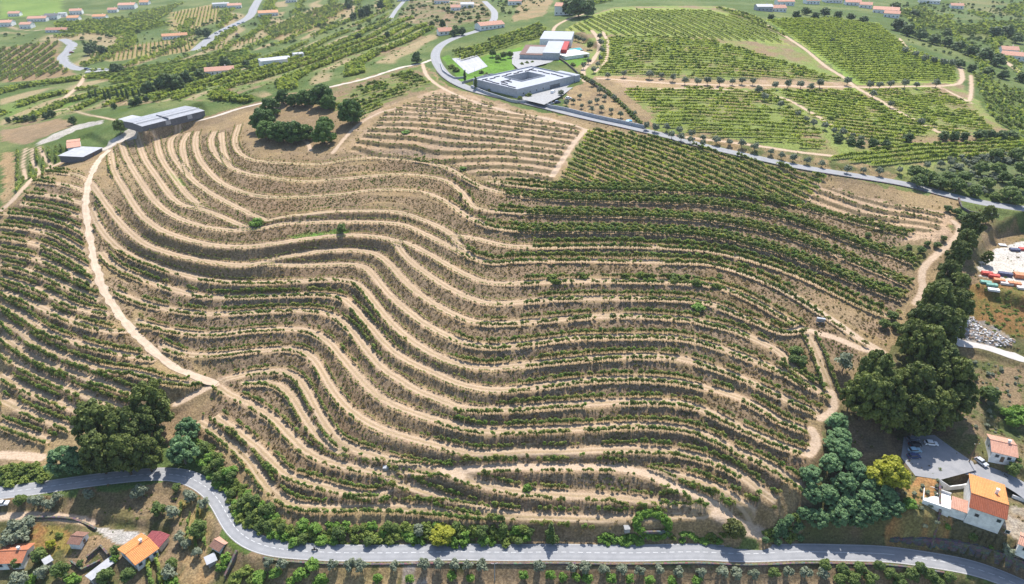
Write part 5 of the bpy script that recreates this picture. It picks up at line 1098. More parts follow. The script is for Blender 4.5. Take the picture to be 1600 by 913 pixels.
# ------------------------------------------------------------------ far houses: pixel of the house foot, width, depth, wall height (m), turn
M_FR = [M_TILE_P, M_TILE_R, M_TILE_O]
def far_house(px, py, w, d, h, rot, roofm, label, wallm=None, rise=1.6, ridge='u', name='farmhouse', cat='house'):
    x, y, z = spot(px, py); e = empty(name, (x, y, z), rot); wallm = wallm or M_WHITE; w *= 1.15; d *= 1.35; h *= 1.15; rise *= 1.5
    b = w/2; wl = [(-b,0,-2),(b,0,-2),(b,d,-2),(-b,d,-2),(-b,0,h),(b,0,h),(b,d,h),(-b,d,h)]; wf = [(0,1,5,4),(1,2,6,5),(2,3,7,6),(3,0,4,7),(4,5,6,7)]
    if rise: wl += [(-b,d/2,h+rise*.95),(b,d/2,h+rise*.95)]; wf += [(4,7,8),(5,9,6)]
    mesh_obj('wall', wl, wf, wallm, e); rt = None
    if rise:
        for c in (((-b-.5,-.5,h-.1),(b+.5,-.5,h-.1),(b+.5,d/2,h+rise),(-b-.5,d/2,h+rise)), ((b+.5,d+.5,h-.1),(-b-.5,d+.5,h-.1),(-b-.5,d/2,h+rise),(b+.5,d/2,h+rise))):
            V, F = roof_plane(c, None, .06, .9); rt = mesh_obj('roof', V, F, roofm, e)
        boxes('chimney', [(b*.4,b*.4+.7,d*.6,d*.6+.7,h+.2,h+rise+.9)], wallm, rt)
    else: boxes('roof', [(-b-.3,b+.3,-.3,d+.3,h,h+.3)], roofm, e)
    for k in range(max(1, int(w/4))):
        xx = -b+(k+.5)*w/max(1, int(w/4)); f = boxes('window', [(xx-.7,xx+.7,-.08,-.01,1.0,2.4)], M_FRAME, e); boxes('pane', [(xx-.55,xx+.55,-.1,-.085,1.1,2.3)], M_GLASS, f)
    return tag(e, label, cat, 'scattered houses')
P_, R_, O_ = M_TILE_P, tile_mat('faded_red_tiles', (.44,.22,.15), (.5,.27,.19)), tile_mat('faded_orange_tiles', (.54,.27,.15), (.60,.33,.19))
for q in [
 (880,24,16,12,7.5,-.25,P_,'white two-storey house with pink roof at the top beside the ridge track'),
 (770,46,22,10,3.5,.5,P_,'long low house with pale pink roof where the villa road climbs'),
 (697,55,11,9,3,.3,R_,'small red roofed house in trees left of the road bend'),
 (344,117,21,9,3.2,.35,P_,'low pink roofed house at the end of the dark tree row'),
 (420,26,24,14,4.5,.35,O_,'orange roofed house beside the curved valley road'),
 (367,14,18,12,4.5,.3,P_,'pink roofed house above the curved valley road'),
 (198,15,22,15,6,.2,P_,'large white villa with pink roof at the top left'),
 (155,31,16,10,4,.15,O_,'orange roofed house at the right end of the village'),
 (119,23,15,10,5,.3,P_,'pink roofed house on the upper side of the village'),
 (114,33,14,10,4,.2,O_,'orange roofed house below the middle of the village'),
 (58,34,22,10,4,.2,P_,'long pink roofed house in the left of the village'),
 (40,45,13,10,5,.1,P_,'pink roofed house on the lower side of the village'),
 (7,42,17,12,5,.2,P_,'large pink roofed house at the left edge of the picture'),
 (88,51,24,8,3,.1,R_,'long low red roofed outbuilding below the village'),
 (274,61,26,8,3.5,.4,O_,'long orange roofed shed between two vineyard plots'),
 (1228,9,17,10,4,.0,P_,'pink roofed house at the top right of the dome vineyard'),
 (1217,19,14,8,3.5,.1,P_,'small pink roofed house below another at the top right'),
 (1303,5,18,10,3.5,.0,P_,'pale pink roofed house cut by the top edge at the right'),
 (1333,9,16,9,3.5,-.2,P_,'pink roofed house in the top right row of houses'),
 (1352,13,12,9,3.5,-.4,P_,'white gabled house in the top right row of houses'),
 (1383,22,24,14,4,-.45,P_,'large pink roofed house at the end of the top right row'),
 (1392,28,14,9,4,-.5,P_,'white house with pink roof below the large top right house'),
 (1577,86,12,9,4,-.3,P_,'pink roofed house at the right edge below the wooded slope'),
 (1583,94,18,10,3.5,-.6,P_,'brownish roofed white house beside the pale lane at right edge'),
 (22,26,14,9,4,.2,P_,'small pink roofed house behind the left end of the village'),
 (176,20,12,8,4,.2,P_,'small pink roofed house between village and large white villa'),
 (225,8,13,9,4,.1,O_,'orange roofed house right of the large white villa'),
 (455,4,15,9,4,.2,P_,'pink roofed house at the top edge above the yellow plots'),
 (690,6,18,10,4,.0,P_,'long pink roofed house at the top edge left of the lane'),
 (712,17,10,8,3.5,.1,P_,'small pink roofed house below the long one at the top'),
 (805,8,14,9,4,.1,P_,'pink roofed house at the top left of the two-storey house'),
 (1270,7,14,9,4,.0,P_,'pale roofed house between two others at the top right'),
 (1495,14,13,8,3.5,-.3,P_,'small pink roofed house beside a lane at the far top right'),
 ]: far_house(*q)
far_house(80,31,16,10,5,.15,M_DARKW,'dark slate roofed house in the middle of the village')
far_house(97,27,10,8,4.5,.3,M_SHEETL,'white house with pale roof beside the slate roofed house',None,0)
far_house(430,103,20,10,4,.5,M_SHEETL,'white flat roofed house with terraces on the scrub slope',None,0)
far_house(444,98,12,8,3,.5,M_SHEETL,'small white annex right of the flat roofed slope house',None,0)
far_house(468,90,8,6,2.6,.5,M_SHEETL,'tiny white hut uphill of the flat roofed slope house',None,0)
far_house(346,12,22,10,5,.4,M_SHEETL,'grey roofed warehouse beside the pink house on valley road',None,.8)
far_house(730,13,14,9,4,.0,M_SHEETL,'pale blue roofed house at the top beside the lane',M_WHITE,1.2)
far_house(1452,6,22,9,4,-.3,M_SHEETL,'long white roofed shed at the top right edge',None,.8)
far_house(1195,18,14,9,4,.0,M_SHEET,'grey roofed house at the right end of the dome vineyard',M_GREYW,1.2)
far_house(632,2,18,10,5,.1,M_SHEET,'blue grey roofed building cut by the top edge',None,.8)
a = at_z(133,115,12.5); b_ = at_z(168,113,12.5); u = b_-a; Wd = np.linalg.norm(u)
e = empty('terrace_building', (a[0], a[1], 8.0), math.atan2(u[1], u[0])); boxes('wall', [(0,Wd,0,9,-3,5.2)], M_CREAM, e); boxes('roof_terrace', [(-.3,Wd+.3,-.3,9.3,5.2,5.5)], M_CONC, e); boxes('parapet', [(0,Wd,9,9.3,5.5,6.3)], M_WHITE, e); tag(e, 'long terrace building with pinkish wall at the end of parking lane', 'building')
# ------------------------------------------------------------------ vehicles
def paintm(name, c): 
    m, nt, b = new_mat(name, .3, .5); b.inputs['Base Color'].default_value = (*c, 1); b.inputs['Coat Weight'].default_value = .5; return m
CARP = {'white': paintm('white_car_paint', (.75,.75,.75)), 'black': paintm('black_car_paint', (.02,.02,.025)), 'blue': paintm('light_blue_car_paint', (.35,.50,.58)), 'grey': paintm('grey_car_paint', (.14,.16,.2)), 'silver': paintm('silver_car_paint', (.5,.52,.55)), 'red': paintm('red_car_paint', (.4,.03,.03)), 'navy': paintm('dark_blue_car_paint', (.05,.07,.16))}
M_TYRE = plain('tyre_rubber', (.025,.025,.025)); M_RIM = plain('wheel_rim', (.45,.45,.46), .4, .5); M_LAMP = plain('headlamp', (.8,.8,.78), .3, .5); M_TAIL = plain('tail_lamp', (.35,.02,.02), .4, .5)
def prism(prof, y0, y1, taper=0.0, zmid=.8):
    """extrude an x-z outline across y, pulling the top inwards by taper"""
    n = len(prof); V = []
    for y, s in ((y0, 1), (y1, -1)):
        for x, z in prof: V.append((x, y+s*taper*max(0, z-zmid), z))
    F = [tuple(range(n))[::1], tuple(range(2*n-1, n-1, -1))]+[(i, n+i, n+(i+1) % n, (i+1) % n) for i in range(n)]
    return V, F
def wheel(e, x, y, r=.32):
    V, F = [], []; n = 14
    for s in (-.1, .1):
        for k in range(n): w = 2*math.pi*k/n; V.append((x+r*math.cos(w), y+s, r+r*math.sin(w)))
    F = [tuple(range(n)), tuple(range(2*n-1, n-1, -1))]+[(k, n+k, n+(k+1) % n, (k+1) % n) for k in range(n)]
    t = mesh_obj('wheel', V, F, M_TYRE, e); V2 = [(x+.6*(v[0]-x), y+(v[1]-y)*1.08, r+.6*(v[2]-r)) for v in V]; mesh_obj('rim', V2, F, M_RIM, t)
def car(px, py, rz, colour, label, kind='hatch', group='parked cars', name='parked_car', s=1.0, loc=None):
    x, y, z = loc or spot(px, py); e = empty(name, (x, y, z+.10), rz); e.scale = (s, s, s); m = CARP[colour]
    if kind == 'van':
        body = [(-2.4,.3),(2.35,.3),(2.45,.9),(1.7,1.15),(1.25,1.95),(-2.3,2.0),(-2.45,.9)]; cab = [(1.72,1.18),(1.3,1.85),(.5,1.87),(.5,1.2)]; hw = .92
        V, F = prism(body, -hw, hw, .08, .9); mesh_obj('body', V, F, m, e); V, F = prism(cab, -hw-.01, hw+.01, .08, .9); mesh_obj('window', V, F, M_GLASS, e)
    else:
        hw = .86; body = [(-2.0,.28),(2.0,.28),(2.08,.55),(1.95,.78),(1.0,.92),(-1.85,.95),(-2.05,.75)]; glass = [(1.02,.90),(.45,1.36),(-1.2,1.38),(-1.8,.93)]; roof = [(.5,1.33),(.35,1.43),(-1.15,1.45),(-1.35,1.36)]
        V, F = prism(body, -hw, hw, .12, .5); mesh_obj('body', V, F, m, e); V, F = prism(glass, -hw+.04, hw-.04, .3, .9); mesh_obj('window', V, F, M_GLASS, e); V, F = prism(roof, -hw+.12, hw-.12, .2, 1.3); mesh_obj('roof', V, F, m, e)
    for wx in (-1.3, 1.3):
        for wy in (-hw+.06, hw-.06): wheel(e, wx, wy)
    for wy in (-.6, .6): boxes('headlight', [(1.98,2.09 if kind != 'van' else 2.44,wy-.2,wy+.2,.55,.72)], M_LAMP, e); boxes('tail_light', [(-2.08 if kind != 'van' else -2.46,-1.98,wy-.2,wy+.2,.62,.8)], M_TAIL, e)
    return tag(e, label, 'car' if kind != 'van' else 'van', group)
car(1425,688,.1,'grey','grey car at the shaded top end of the parking lot row'); car(1429,697,.1,'black','black car in the parking lot row, second from the trees')
car(1428,706,.05,'blue','pale blue car in the parking lot row'); car(1427,715,.05,'navy','dark blue car nearest the yellow tree in the parking lot row')
car(1454,695,-.15,'white','white car parked alone beside the shaded parking row'); car(1532,724,-1.15,'silver','white and dark car parked on the lane above the orange roof')
car(4,789,.15,'white','white car at the left edge of the valley road verge')
car(864,146,1.2,'white','white van parked at the corner of the villa','van'); car(871,161,.4,'navy','dark blue car in the villa forecourt'); car(861,163,.5,'silver','silver car nearest the boundary wall in villa forecourt'); car(888,155,.3,'white','white car under the olive trees beside the villa forecourt')
for k, (px, py, c) in enumerate([(338,53,'silver'),(345,50,'grey'),(352,47,'white'),(359,44,'black'),(366,41,'silver'),(373,38,'blue'),(380,36,'white')]):
    car(px, py, .7, c, '%s car %s in the roadside row by the valley road' % (c, ['nearest the vineyard plot', 'second from the vineyard plot', 'third from the vineyard plot', 'in the middle', 'right of the black one', 'last but one before the warehouse', 'at the far end'][k]), s=1.25)
car(371,55,.6,'red','red vehicle on the pale lot beside the valley road', s=1.3); car(112,83,.9,'red','red car beside the white wall of the parking lane', s=1.3); car(136,109,.1,'navy','dark car on the terrace lane at far left', s=1.3)

# motorcycle with rider on the valley road, scooter by the lane
def skin_body(name, chains, mat, parent):
    vs, es, rs = [], [], []
    for ch in chains:
        o = len(vs); prev = None
        for k, (p, r) in enumerate(ch):
            if isinstance(p, int): idx_ = p
            else: idx_ = len(vs); vs.append(p); rs.append(r)
            if prev is not None: es.append((prev, idx_))
            prev = idx_
    me = bpy.data.meshes.new(name); me.from_pydata(vs, es, []); o = bpy.data.objects.new(name, me); COL.objects.link(o); o.parent = parent
    md = o.modifiers.new('skin', 'SKIN'); me.skin_vertices[0].data[0].use_root = True
    for i, r in enumerate(rs): me.skin_vertices[0].data[i].radius = (r, r)
    o.modifiers.new('sub', 'SUBSURF').levels = 1; o.modifiers['sub'].render_levels = 1; me.materials.append(mat); return o
def motorcycle(px, py, rz, label, c):
    x, y, z = spot(px, py); e = empty('motorcycle', (x, y, z+.08), rz); wheel(e, -.68, 0, .32); wheel(e, .70, 0, .32)
    V, F = prism([(-.75,.62),(-.2,.45),(.35,.42),(.55,.75),(.35,.98),(-.05,.92),(-.2,.78),(-.8,.8)], -.16, .16, .1, .6); mesh_obj('body', V, F, CARP[c], e)
    V, F = tube([(.45,-.36,1.08),(.42,0,1.02),(.45,.36,1.08)], [.025]*3, 5); mesh_obj('handlebar', V, F, M_TYRE, e); V, F = tube([(.70,0,.32),(.42,0,1.02)], [.05,.05], 5); mesh_obj('fork', V, F, M_RIM, e); boxes('headlight', [(.52,.62,-.09,.09,.82,1.0)], M_LAMP, e)
    return tag(e, label, 'motorcycle'), (x, y, z+.08)
m_, (mx, my, mz) = motorcycle(492,861, math.pi, 'dark motorcycle riding along the valley road beside the dashed line', 'black')
pe = empty('person', (mx, my, mz), math.pi)
skin_body('body', [[((-.25,0,.85),.15),((-.16,0,1.1),.15),((-.02,0,1.36),.17),((.04,0,1.5),.07),((.08,0,1.62),.11),((.09,0,1.72),.10)], [(2,0),((0.02,.2,1.36),.07),((.2,.27,1.2),.05),((.42,.28,1.1),.04)], [(2,0),((.02,-.2,1.36),.07),((.2,-.27,1.2),.05),((.42,-.28,1.1),.04)], [(0,0),((.1,.17,.78),.09),((.22,.2,.5),.07),((.08,.2,.3),.05),((.2,.2,.26),.05)], [(0,0),((.1,-.17,.78),.09),((.22,-.2,.5),.07),((.08,-.2,.3),.05),((.2,-.2,.26),.05)]], plain('dark_jacket', (.03,.03,.035)), pe)
V, F = tube([(.07,0,1.58),(.08,0,1.66),(.09,0,1.76),(.09,0,1.83)], [.11,.145,.14,.06], 10); mesh_obj('helmet', V, F, CARP['black'], pe)
tag(pe, 'person in dark clothes and helmet riding the motorcycle', 'person')
motorcycle(1569,746, 2.2, 'dark scooter standing on the lane behind the white tiled house', 'black')

# ------------------------------------------------------------------ stockyard, rubble, small structures
STK = {k: plain(k+'_stock', c, .6, .3, .2, 1.5) for k, c in {'red': (.48,.07,.05), 'orange': (.60,.22,.10), 'pale': (.62,.56,.52), 'dark': (.07,.08,.14), 'green': (.16,.33,.26), 'white': (.7,.7,.7)}.items()}
def stack(px, py, rz, w, d, n, c, label):
    x, y, z = spot(px, py); e = empty('pallet_stack', (x, y, z+.02), rz)
    boxes('pallet', [(-w/2,w/2,-d/2+k*d/2-.1*(k == 2),-d/2+k*d/2+.12-.02*(k == 2),0,.12) for k in range(3)]+[(-w/2,w/2,-d/2,d/2,.121,.15)], M_WOOD, e)
    rs = random.Random(px)
    for k in range(n):
        a = rs.uniform(-.08, .08); boxes('load', [(-w/2+.05+a+j*w/3, -w/2+(j+1)*w/3-.03+a, -d/2+.04, d/2-.04, .16+k*.42, .16+k*.42+.39) for j in range(3)], STK[c], e)
    return tag(e, label, 'stack', 'stacks in the stockyard')
for q in [(1541,430,-.3,4,2.2,3,'red','red stack at the tree side of the white stockyard'),(1552,434,-.3,4,2.2,3,'red','red stack right of the leftmost red stack in stockyard'),(1570,431,-.35,5,2,3,'dark','long dark blue stack in the white stockyard'),(1540,443,-.3,4,2,2,'green','green stack in the lowest stockyard row'),(1549,447,-.3,4,2,2,'green','green stack right of the leftmost green stack in stockyard'),(1560,441,-.3,4,2,3,'orange','orange stack below the dark blue stack in stockyard'),(1572,445,-.3,4.5,2,2,'pale','pale pink stack in the middle of the stockyard'),(1584,446,-.3,4.5,2,3,'orange','orange stack right of the pale pink stack in stockyard'),(1594,434,-.3,5,3,4,'orange','large orange stack at the right edge of the stockyard'),(1597,452,-.3,4,2,2,'pale','pale stack at the bottom right of the stockyard'),(1585,392,-.2,4,2,2,'dark','dark stack alone at the top of the white stockyard'),(1597,391,-.2,3,2,2,'red','small red stack at the top right of the stockyard'),(1566,384,-.2,3,2,1,'white','low grey white stack at the top of the stockyard'),(1552,455,-.3,4,2,2,'white','white stack below the green stacks in stockyard')]: stack(*q)
def rock_mesh(seed, mat):
    rs = np.random.default_rng(seed); bm = bmesh.new(); bmesh.ops.create_icosphere(bm, subdivisions=1, radius=.5)
    for v in bm.verts: v.co = v.co*float(.7+.6*rs.random()); v.co.z *= .65
    me = bpy.data.meshes.new('rock'); bm.to_mesh(me); bm.free(); me.materials.append(mat); return me
ROCKS = [rock_mesh(5, plain('white_rubble', (.6,.58,.56))), rock_mesh(6, plain('grey_rubble', (.35,.33,.32))), rock_mesh(7, plain('brown_rubble', (.28,.2,.14)))]
RB = wpoly([(1487,508),(1500,497),(1520,494),(1535,512),(1560,520),(1588,533),(1580,541),(1545,536),(1520,528),(1492,530)]); lo, hi = RB.min(0), RB.max(0)
pts = lo+(hi-lo)*RNG.random((1600, 2)); pts = pts[inpoly(RB, pts[:, 0], pts[:, 1])]; n = len(pts); s = (.3+1.1*RNG.random(n)**3)[:, None]*np.array([[1, 1, .9]])
scatter('rubble', np.c_[pts, hz(pts[:, 0], pts[:, 1])+.1], RNG.random(n)*6.28, s, RNG.choice([0, 0, 1, 1, 2], n), ROCKS, 'pale rubble and rocks dumped along the gravel lane', 'rubble')
x, y, z = spot(1281,506); e = empty('field_shelter', (x, y, z), -.3)
for sx in (-1.4, 1.4):
    for sy in (-.6, .6): boxes('post', [(sx-.06,sx+.06,sy-.06,sy+.06,-.3,2.2)], M_RIM, e)
boxes('tank', [(-1.5,1.5,-.5,.5,2.2,2.5)], M_GREYW, e); boxes('back_panel', [(-1.4,1.4,.5,.55,.4,2.1)], M_SHEET, e)
tag(e, 'white-topped metal frame on posts beside the upper vineyard track', 'shelter')
x, y, z = spot(979,829); e = empty('concrete_tank', (x, y, z), .1); boxes('block', [(-.8,.8,-.8,.8,-.3,1.3)], M_CONC, e); boxes('lid', [(-.9,.9,-.9,.9,1.3,1.42)], M_CONC, e); tag(e, 'small concrete block with dark side beside the bare field edge', 'tank')
x, y, z = spot(603,733); e = empty('stone_well', (x, y, z), .1); V, F = tube([(0,0,-.3),(0,0,.8)], [.8,.75], 12); mesh_obj('ring', V, F, M_CONC, e); boxes('cover', [(-.9,.9,-.7,.7,.8,.95)], M_GREYW, e); tag(e, 'small whitish well cover beside green weeds on the lower track', 'well')
x, y, z = spot(1022,842); e = empty('ruined_hut', (x, y, z), .03); w = 9.0; d = 8.0; boxes('wall', [(-w/2,w/2,0,.6,-.5,3.0),(-w/2,w/2,d-.6,d,-.5,3.6),(-w/2,-w/2+.6,.6,d-.6,-.5,3.3),(w/2-.6,w/2,.6,d-.6,-.5,3.3)], M_STONED, e); boxes('floor', [(-w/2+.6,w/2-.6,.6,d-.6,-.4,.05)], M_DARKW, e); tag(e, 'roofless square stone hut smothered in green ivy beside the road', 'ruin'); HUT = (x, y, z)
def pole(px, py, h, label, mat=M_CONC, arms=1):
    x, y, z = spot(px, py); e = empty('utility_pole', (x, y, z), .1); V, F = tube([(0,0,-.5),(0,0,h)], [.19,.11], 8); mesh_obj('shaft', V, F, mat, e); boxes('crossarm', [(-.9,.9,-.06,.06,h-.5-.25*k,h-.4-.25*k) for k in range(arms)], mat, e)
    for k in (-.8, 0, .8): boxes('insulator', [(k-.05,k+.05,-.05,.05,h-.4,h-.15)], M_WHITE, e)
    return tag(e, label, 'pole')
pole(773,906,7.5,'pale concrete utility pole rising below the road wall'); pole(1514,722,8.0,'thin utility pole beside the parking lot',M_WOOD); pole(500,190,6,'small pole on the crest beside the ring of pines',M_WOOD)
x, y, z = spot(982,190); e = empty('blue_tarpaulin', (x, y, z), .3); mesh_obj('sheet', [(-1.9,-1.5,.3),(0,-1.6,.75),(1.9,-1.4,.3),(-1.9,0,.9),(0,0,1.3),(1.9,0,.9),(-1.8,1.5,.3),(0,1.6,.7),(1.8,1.5,.3)], [(0,1,4,3),(1,2,5,4),(3,4,7,6),(4,5,8,7)], plain('blue_plastic', (.05,.30,.50), .5, .4), e); boxes('crate', [(-1.4,1.4,-1.1,1.1,-.2,.62)], M_WOOD, e); tag(e, 'bright blue tarpaulin at the tip of the olive garden', 'tarpaulin')

# ------------------------------------------------------------------ trees
GP = 'pines of the grove by the parking lot'
PG = [(1547,331,28),(1522,348,46),(1512,372,44),(1500,392,44),(1545,400,22),(1484,424,46),(1498,442,50),(1465,466,54),(1500,470,48),(1445,496,58),(1468,508,62),(1430,520,52),(1452,536,62),(1490,500,44),(1372,578,66),(1358,608,62),(1387,608,58),(1333,611,38),(1475,562,58),(1496,588,62),(1437,592,58),(1465,628,58),(1490,628,50),(1508,612,46),(1412,632,54),(1436,645,54),(1410,595,46),(1395,640,48)]
for px, py, d in PG:
    lab = 'dark pine in the dense grove between the vineyard and the parking lot' if py > 460 else 'dark pine in the narrow upper grove beside the white stockyard'
    tree('pine_tree', 'pine', px, py, d if py > 460 else d*.84, lab, 'pine tree', GP if py > 460 else 'pines beside the stockyard', 1.35 if py > 460 else 1.15)
for px, py, d in [(1267,742,44),(1315,700,48),(1330,712,42),(1300,722,40),(1340,737,44),(1357,753,44),(1320,753,44),(1280,806,44),(1310,803,42),(1325,786,40),(1355,798,40),(1376,796,38),(1396,790,40),(1386,772,40),(1350,778,42),(1294,768,42),(1310,655,40),(1313,680,42),(1300,690,30),(1270,770,34),(1340,812,34),(1258,800,28)]:
    tree('broadleaf_tree', 'acacia', px, py, d, 'blue-green broadleaf tree in the grove between terraces and valley road', 'tree', 'blue-green trees above the valley road', hs=.85)
tree('yellow_tree', 'yellow', 1392, 738, 64, 'rounded yellow-green tree beside the parking lot', 'tree')
tree('silver_shrub', 'olive', 1320, 566, 32, 'silvery grey shrub with deep shadow beside the steep track bend', 'shrub'); tree('garden_tree', 'broad', 1550, 616, 36, 'round green tree standing alone right of the pine grove', 'tree')
for px, py, d in [(1575,642,26),(1592,640,28),(1585,655,26),(1600,655,28)]: tree('garden_shrub', 'bright', px, py, d, 'bright green shrub above the pink roofed house at the right edge', 'shrub', 'shrubs above the pink roofed house')
tree('round_shrub', 'broad', 1583, 732, 26, 'round dark shrub beside the lane scooter', 'shrub'); tree('garden_bush', 'bright', 1422, 785, 26, 'low green bush at the foot of the yellow tree', 'bush')
for px, py in [(1560,706),(1570,709),(1580,712),(1590,715)]: tree('hedge_plant', 'bush', px, py, 14, 'clipped hedge plant in front of the pink roofed house', 'hedge', 'hedge of the pink roofed house')
tree('lemon_tree', 'citrus', 1481, 823, 11, 'small lime green tree below the white house', 'tree'); tree('lemon_tree', 'citrus', 1549, 855, 11, 'small bright green tree above the stone wall corner', 'tree'); tree('garden_tree', 'olive', 1575, 858, 24, 'grey-green tree beside the small corner house', 'tree'); tree('garden_tree', 'broad', 1520, 838, 16, 'dark small tree in the shade under the white house', 'tree')
# left grove above the road
for px, py, d in [(232,628,64),(145,655,64),(192,668,60),(226,658,56),(150,700,56),(190,702,56),(224,700,52)]: tree('pine_tree', 'pine', px, py, d, 'dark dense tree in the grove at the foot of the left terraces', 'tree', 'dark trees of the left grove', 1.3)
tree('broadleaf_tree', 'acacia', 292, 668, 44, 'blue-green tree on the right flank of the left grove, upper one', 'tree'); tree('broadleaf_tree', 'acacia', 283, 700, 60, 'large blue-green tree on the right flank of the left grove, by the road', 'tree'); tree('broadleaf_tree', 'acacia', 95, 714, 56, 'large blue-green tree on the left flank of the left grove', 'tree'); tree('broadleaf_tree', 'acacia', 118, 722, 40, 'smaller blue-green tree left in the left grove by the road', 'tree')
# ring of stone pines on the knoll
for k, (px, py, d) in enumerate([(441,150,22),(458,155,20),(475,150,28),(502,146,38),(512,158,24),(421,164,30),(410,184,36),(415,200,32),(434,203,34),(456,203,36),(476,204,28),(505,206,34),(508,194,26)]): tree('stone_pine', 'ring', px, py, d*1.2, 'dark green pine in the ring of trees on the knoll', 'pine tree', 'ring of pines on the knoll', hs=.95)
tree('stone_pine', 'ring', 546, 172, 44, 'solitary round pine with its shadow right of the ring of trees', 'pine tree', var=0)
# roadside
tree('conifer', 'conifer', 861, 833, 21, 'narrow dark conifer alone beside the valley road', 'tree'); tree('dusty_tree', 'seville', 1148, 827, 38, 'rounded yellowish green tree beside the road at the terrace foot', 'tree'); tree('willow_bush', 'yellow', 690, 833, 46, 'large round yellow-green bush overhanging the valley road', 'bush', hs=.7, var=0); tree('silver_shrub', 'olive', 655, 828, 22, 'silvery grey shrub in the roadside hedge', 'shrub')
rs = random.Random(21)
def fill(P, n, dmin, dmax, kinds, name, label, cat, group, sep=.5, hs=1.0):
    lo = np.min(P, 0); hi = np.max(P, 0); done = []; tries = 0
    while len(done) < n and tries < n*60:
        tries += 1; px, py = rs.uniform(lo[0], hi[0]), rs.uniform(lo[1], hi[1]); d = rs.uniform(dmin, dmax)
        if not inpoly(P, np.array([px]), np.array([py]))[0] or any((px-a)**2+((py-b)*1.5)**2 < (sep*(d+c)/2)**2 for a, b, c in done): continue
        done.append((px, py, d)); tree(name, rs.choice(kinds), px, py, d, label, cat, group, hs)
fill([(300,688),(325,692),(360,735),(395,780),(430,800),(450,838),(400,832),(375,812),(352,768),(322,745)], 85, 15, 26, ['bush','bush','bright','broad'], 'bramble_bush', 'bramble bush in the thick hedge inside the valley road bend', 'bush', 'hedge inside the road bend', .55)
fill([(425,815),(560,820),(830,822),(830,846),(600,846),(440,846)], 85, 14, 26, ['bush','bush','bright','broad'], 'bramble_bush', 'bramble bush in the hedge between lowest terrace and valley road', 'bush', 'hedge along the valley road', .55)
fill([(938,835),(1005,837),(1005,848),(938,848)], 14, 13, 18, ['bright'], 'bramble_bush', 'bright green bush left of the ivy covered hut', 'bush', 'green bushes beside the ivy covered hut', .5, .8)
fill([(1045,830),(1130,832),(1130,846),(1045,846)], 14, 12, 18, ['bush','bright'], 'bramble_bush', 'green bush between the ivy covered hut and the yellowish tree', 'bush', 'bushes right of the ivy covered hut', .5, .8)
fill([(1195,815),(1245,805),(1255,845),(1195,846)], 20, 13, 20, ['bush','acacia'], 'bramble_bush', 'bush at the foot of the blue-green grove beside the road', 'bush', 'bushes at the end of the grove', .5)
fill([(0,728),(60,722),(70,748),(0,756)], 16, 14, 24, ['bush','bush'], 'bramble_bush', 'bush on the road bank left of the left grove', 'bush', 'bushes left of the left grove', .5)
hx, hy, hz_ = HUT
for k in range(22):
    a = k/22*2*math.pi; px, py = project(hx+4.9*math.cos(a), hy+4+4.5*math.sin(a), hz_+2.0); tree('ivy', 'bright', float(px), float(py), 16, 'bright green ivy covering the roofless square hut', 'ivy', 'ivy on the square hut', 1.25)
tree('weed_bush', 'bright', 399, 347, 24, 'bright green bush at the track junction of the bare terraces', 'bush'); tree('weed_bush', 'broad', 534, 356, 18, 'green bush at the end of a grass strip on the bare terraces', 'bush'); tree('weed_bush', 'bright', 1091, 478, 24, 'vivid green bush on the bank of a right-hand terrace', 'bush', hs=.7); tree('weed_bush', 'bright', 824, 762, 18, 'bright green bush on the lowest bare terrace', 'bush', hs=.8); tree('weed_bush', 'bright', 633, 206, 16, 'bright green patch of weeds in the striped upper field', 'bush', hs=.5); tree('weed_bush', 'bright', 724, 262, 16, 'bright green bush at the lower edge of the striped field', 'bush', hs=.5)
for px, py, d in [(862,432,22),(912,430,18),(978,430,18),(1002,429,20),(1018,433,16),(1052,432,24),(1068,434,20),(1090,440,22),(1120,446,18),(870,440,14),(1125,430,12),(1245,548,26),(1252,562,24),(1240,560,18),(1395,492,22),(1382,505,20),(1400,508,18)]: tree('weed_bush', 'broad' if px > 1200 else 'bush', px, py, d, 'large green bush among the vines of a right-hand terrace', 'bush', 'bushes among the right-hand vines', .8)
for px, py, d in [(1482,325,16),(1496,330,16),(1508,340,18),(1475,372,12),(1420,385,12),(1440,390,14),(1450,380,12),(1465,382,14),(1357,366,12)]: tree('weed_bush', 'broad', px, py, d, 'small bush round the rim of the pale striped field', 'bush', 'bushes round the pale striped field', .8)
# olives below the road
OL = [(842,885),(894,887),(915,887),(944,889),(972,890),(1000,892),(1030,889),(1060,893),(1096,894),(1130,893),(1152,896),(1178,897),(662,881),(685,881),(710,881),(731,882),(752,884),(419,879),(441,881),(520,881),(547,882),(562,884),(616,884),(1232,893),(1260,894),(1286,896)]
for px, py in OL: tree('olive_tree', 'olive', px, py, rs.uniform(17, 23), 'grey-green olive tree in the row just below the valley road', 'olive tree', 'olive row below the valley road')
for px, py in [(818,898),(860,899),(880,902),(900,902),(918,903),(955,903),(985,905),(1015,907),(1050,908),(1090,908),(705,900),(735,903),(640,905),(590,905)]: tree('citrus_tree', 'citrus', px, py, rs.uniform(16, 21), 'green fruit tree in the bottom row below the olives', 'fruit tree', 'fruit trees along the bottom edge')
for px, py in [(1210,894),(1318,890),(1345,888),(1392,896),(1425,896),(1455,897),(1485,901),(1360,902),(1335,904),(1315,905),(1375,884),(1440,888),(1290,882),(1405,907),(1465,908)]: tree('shade_tree', 'broad', px, py, rs.uniform(20, 27), 'dark green bushy tree in the orchard below the road, right part', 'tree', 'orchard trees below the road at right')
for px, py in [(487,882),(470,895),(430,895),(405,900),(455,907),(500,905)]: tree('garden_shrub', 'bright', px, py, rs.uniform(18, 26), 'bright green shrub below the road right of the bend', 'shrub', 'green shrubs below the road bend')
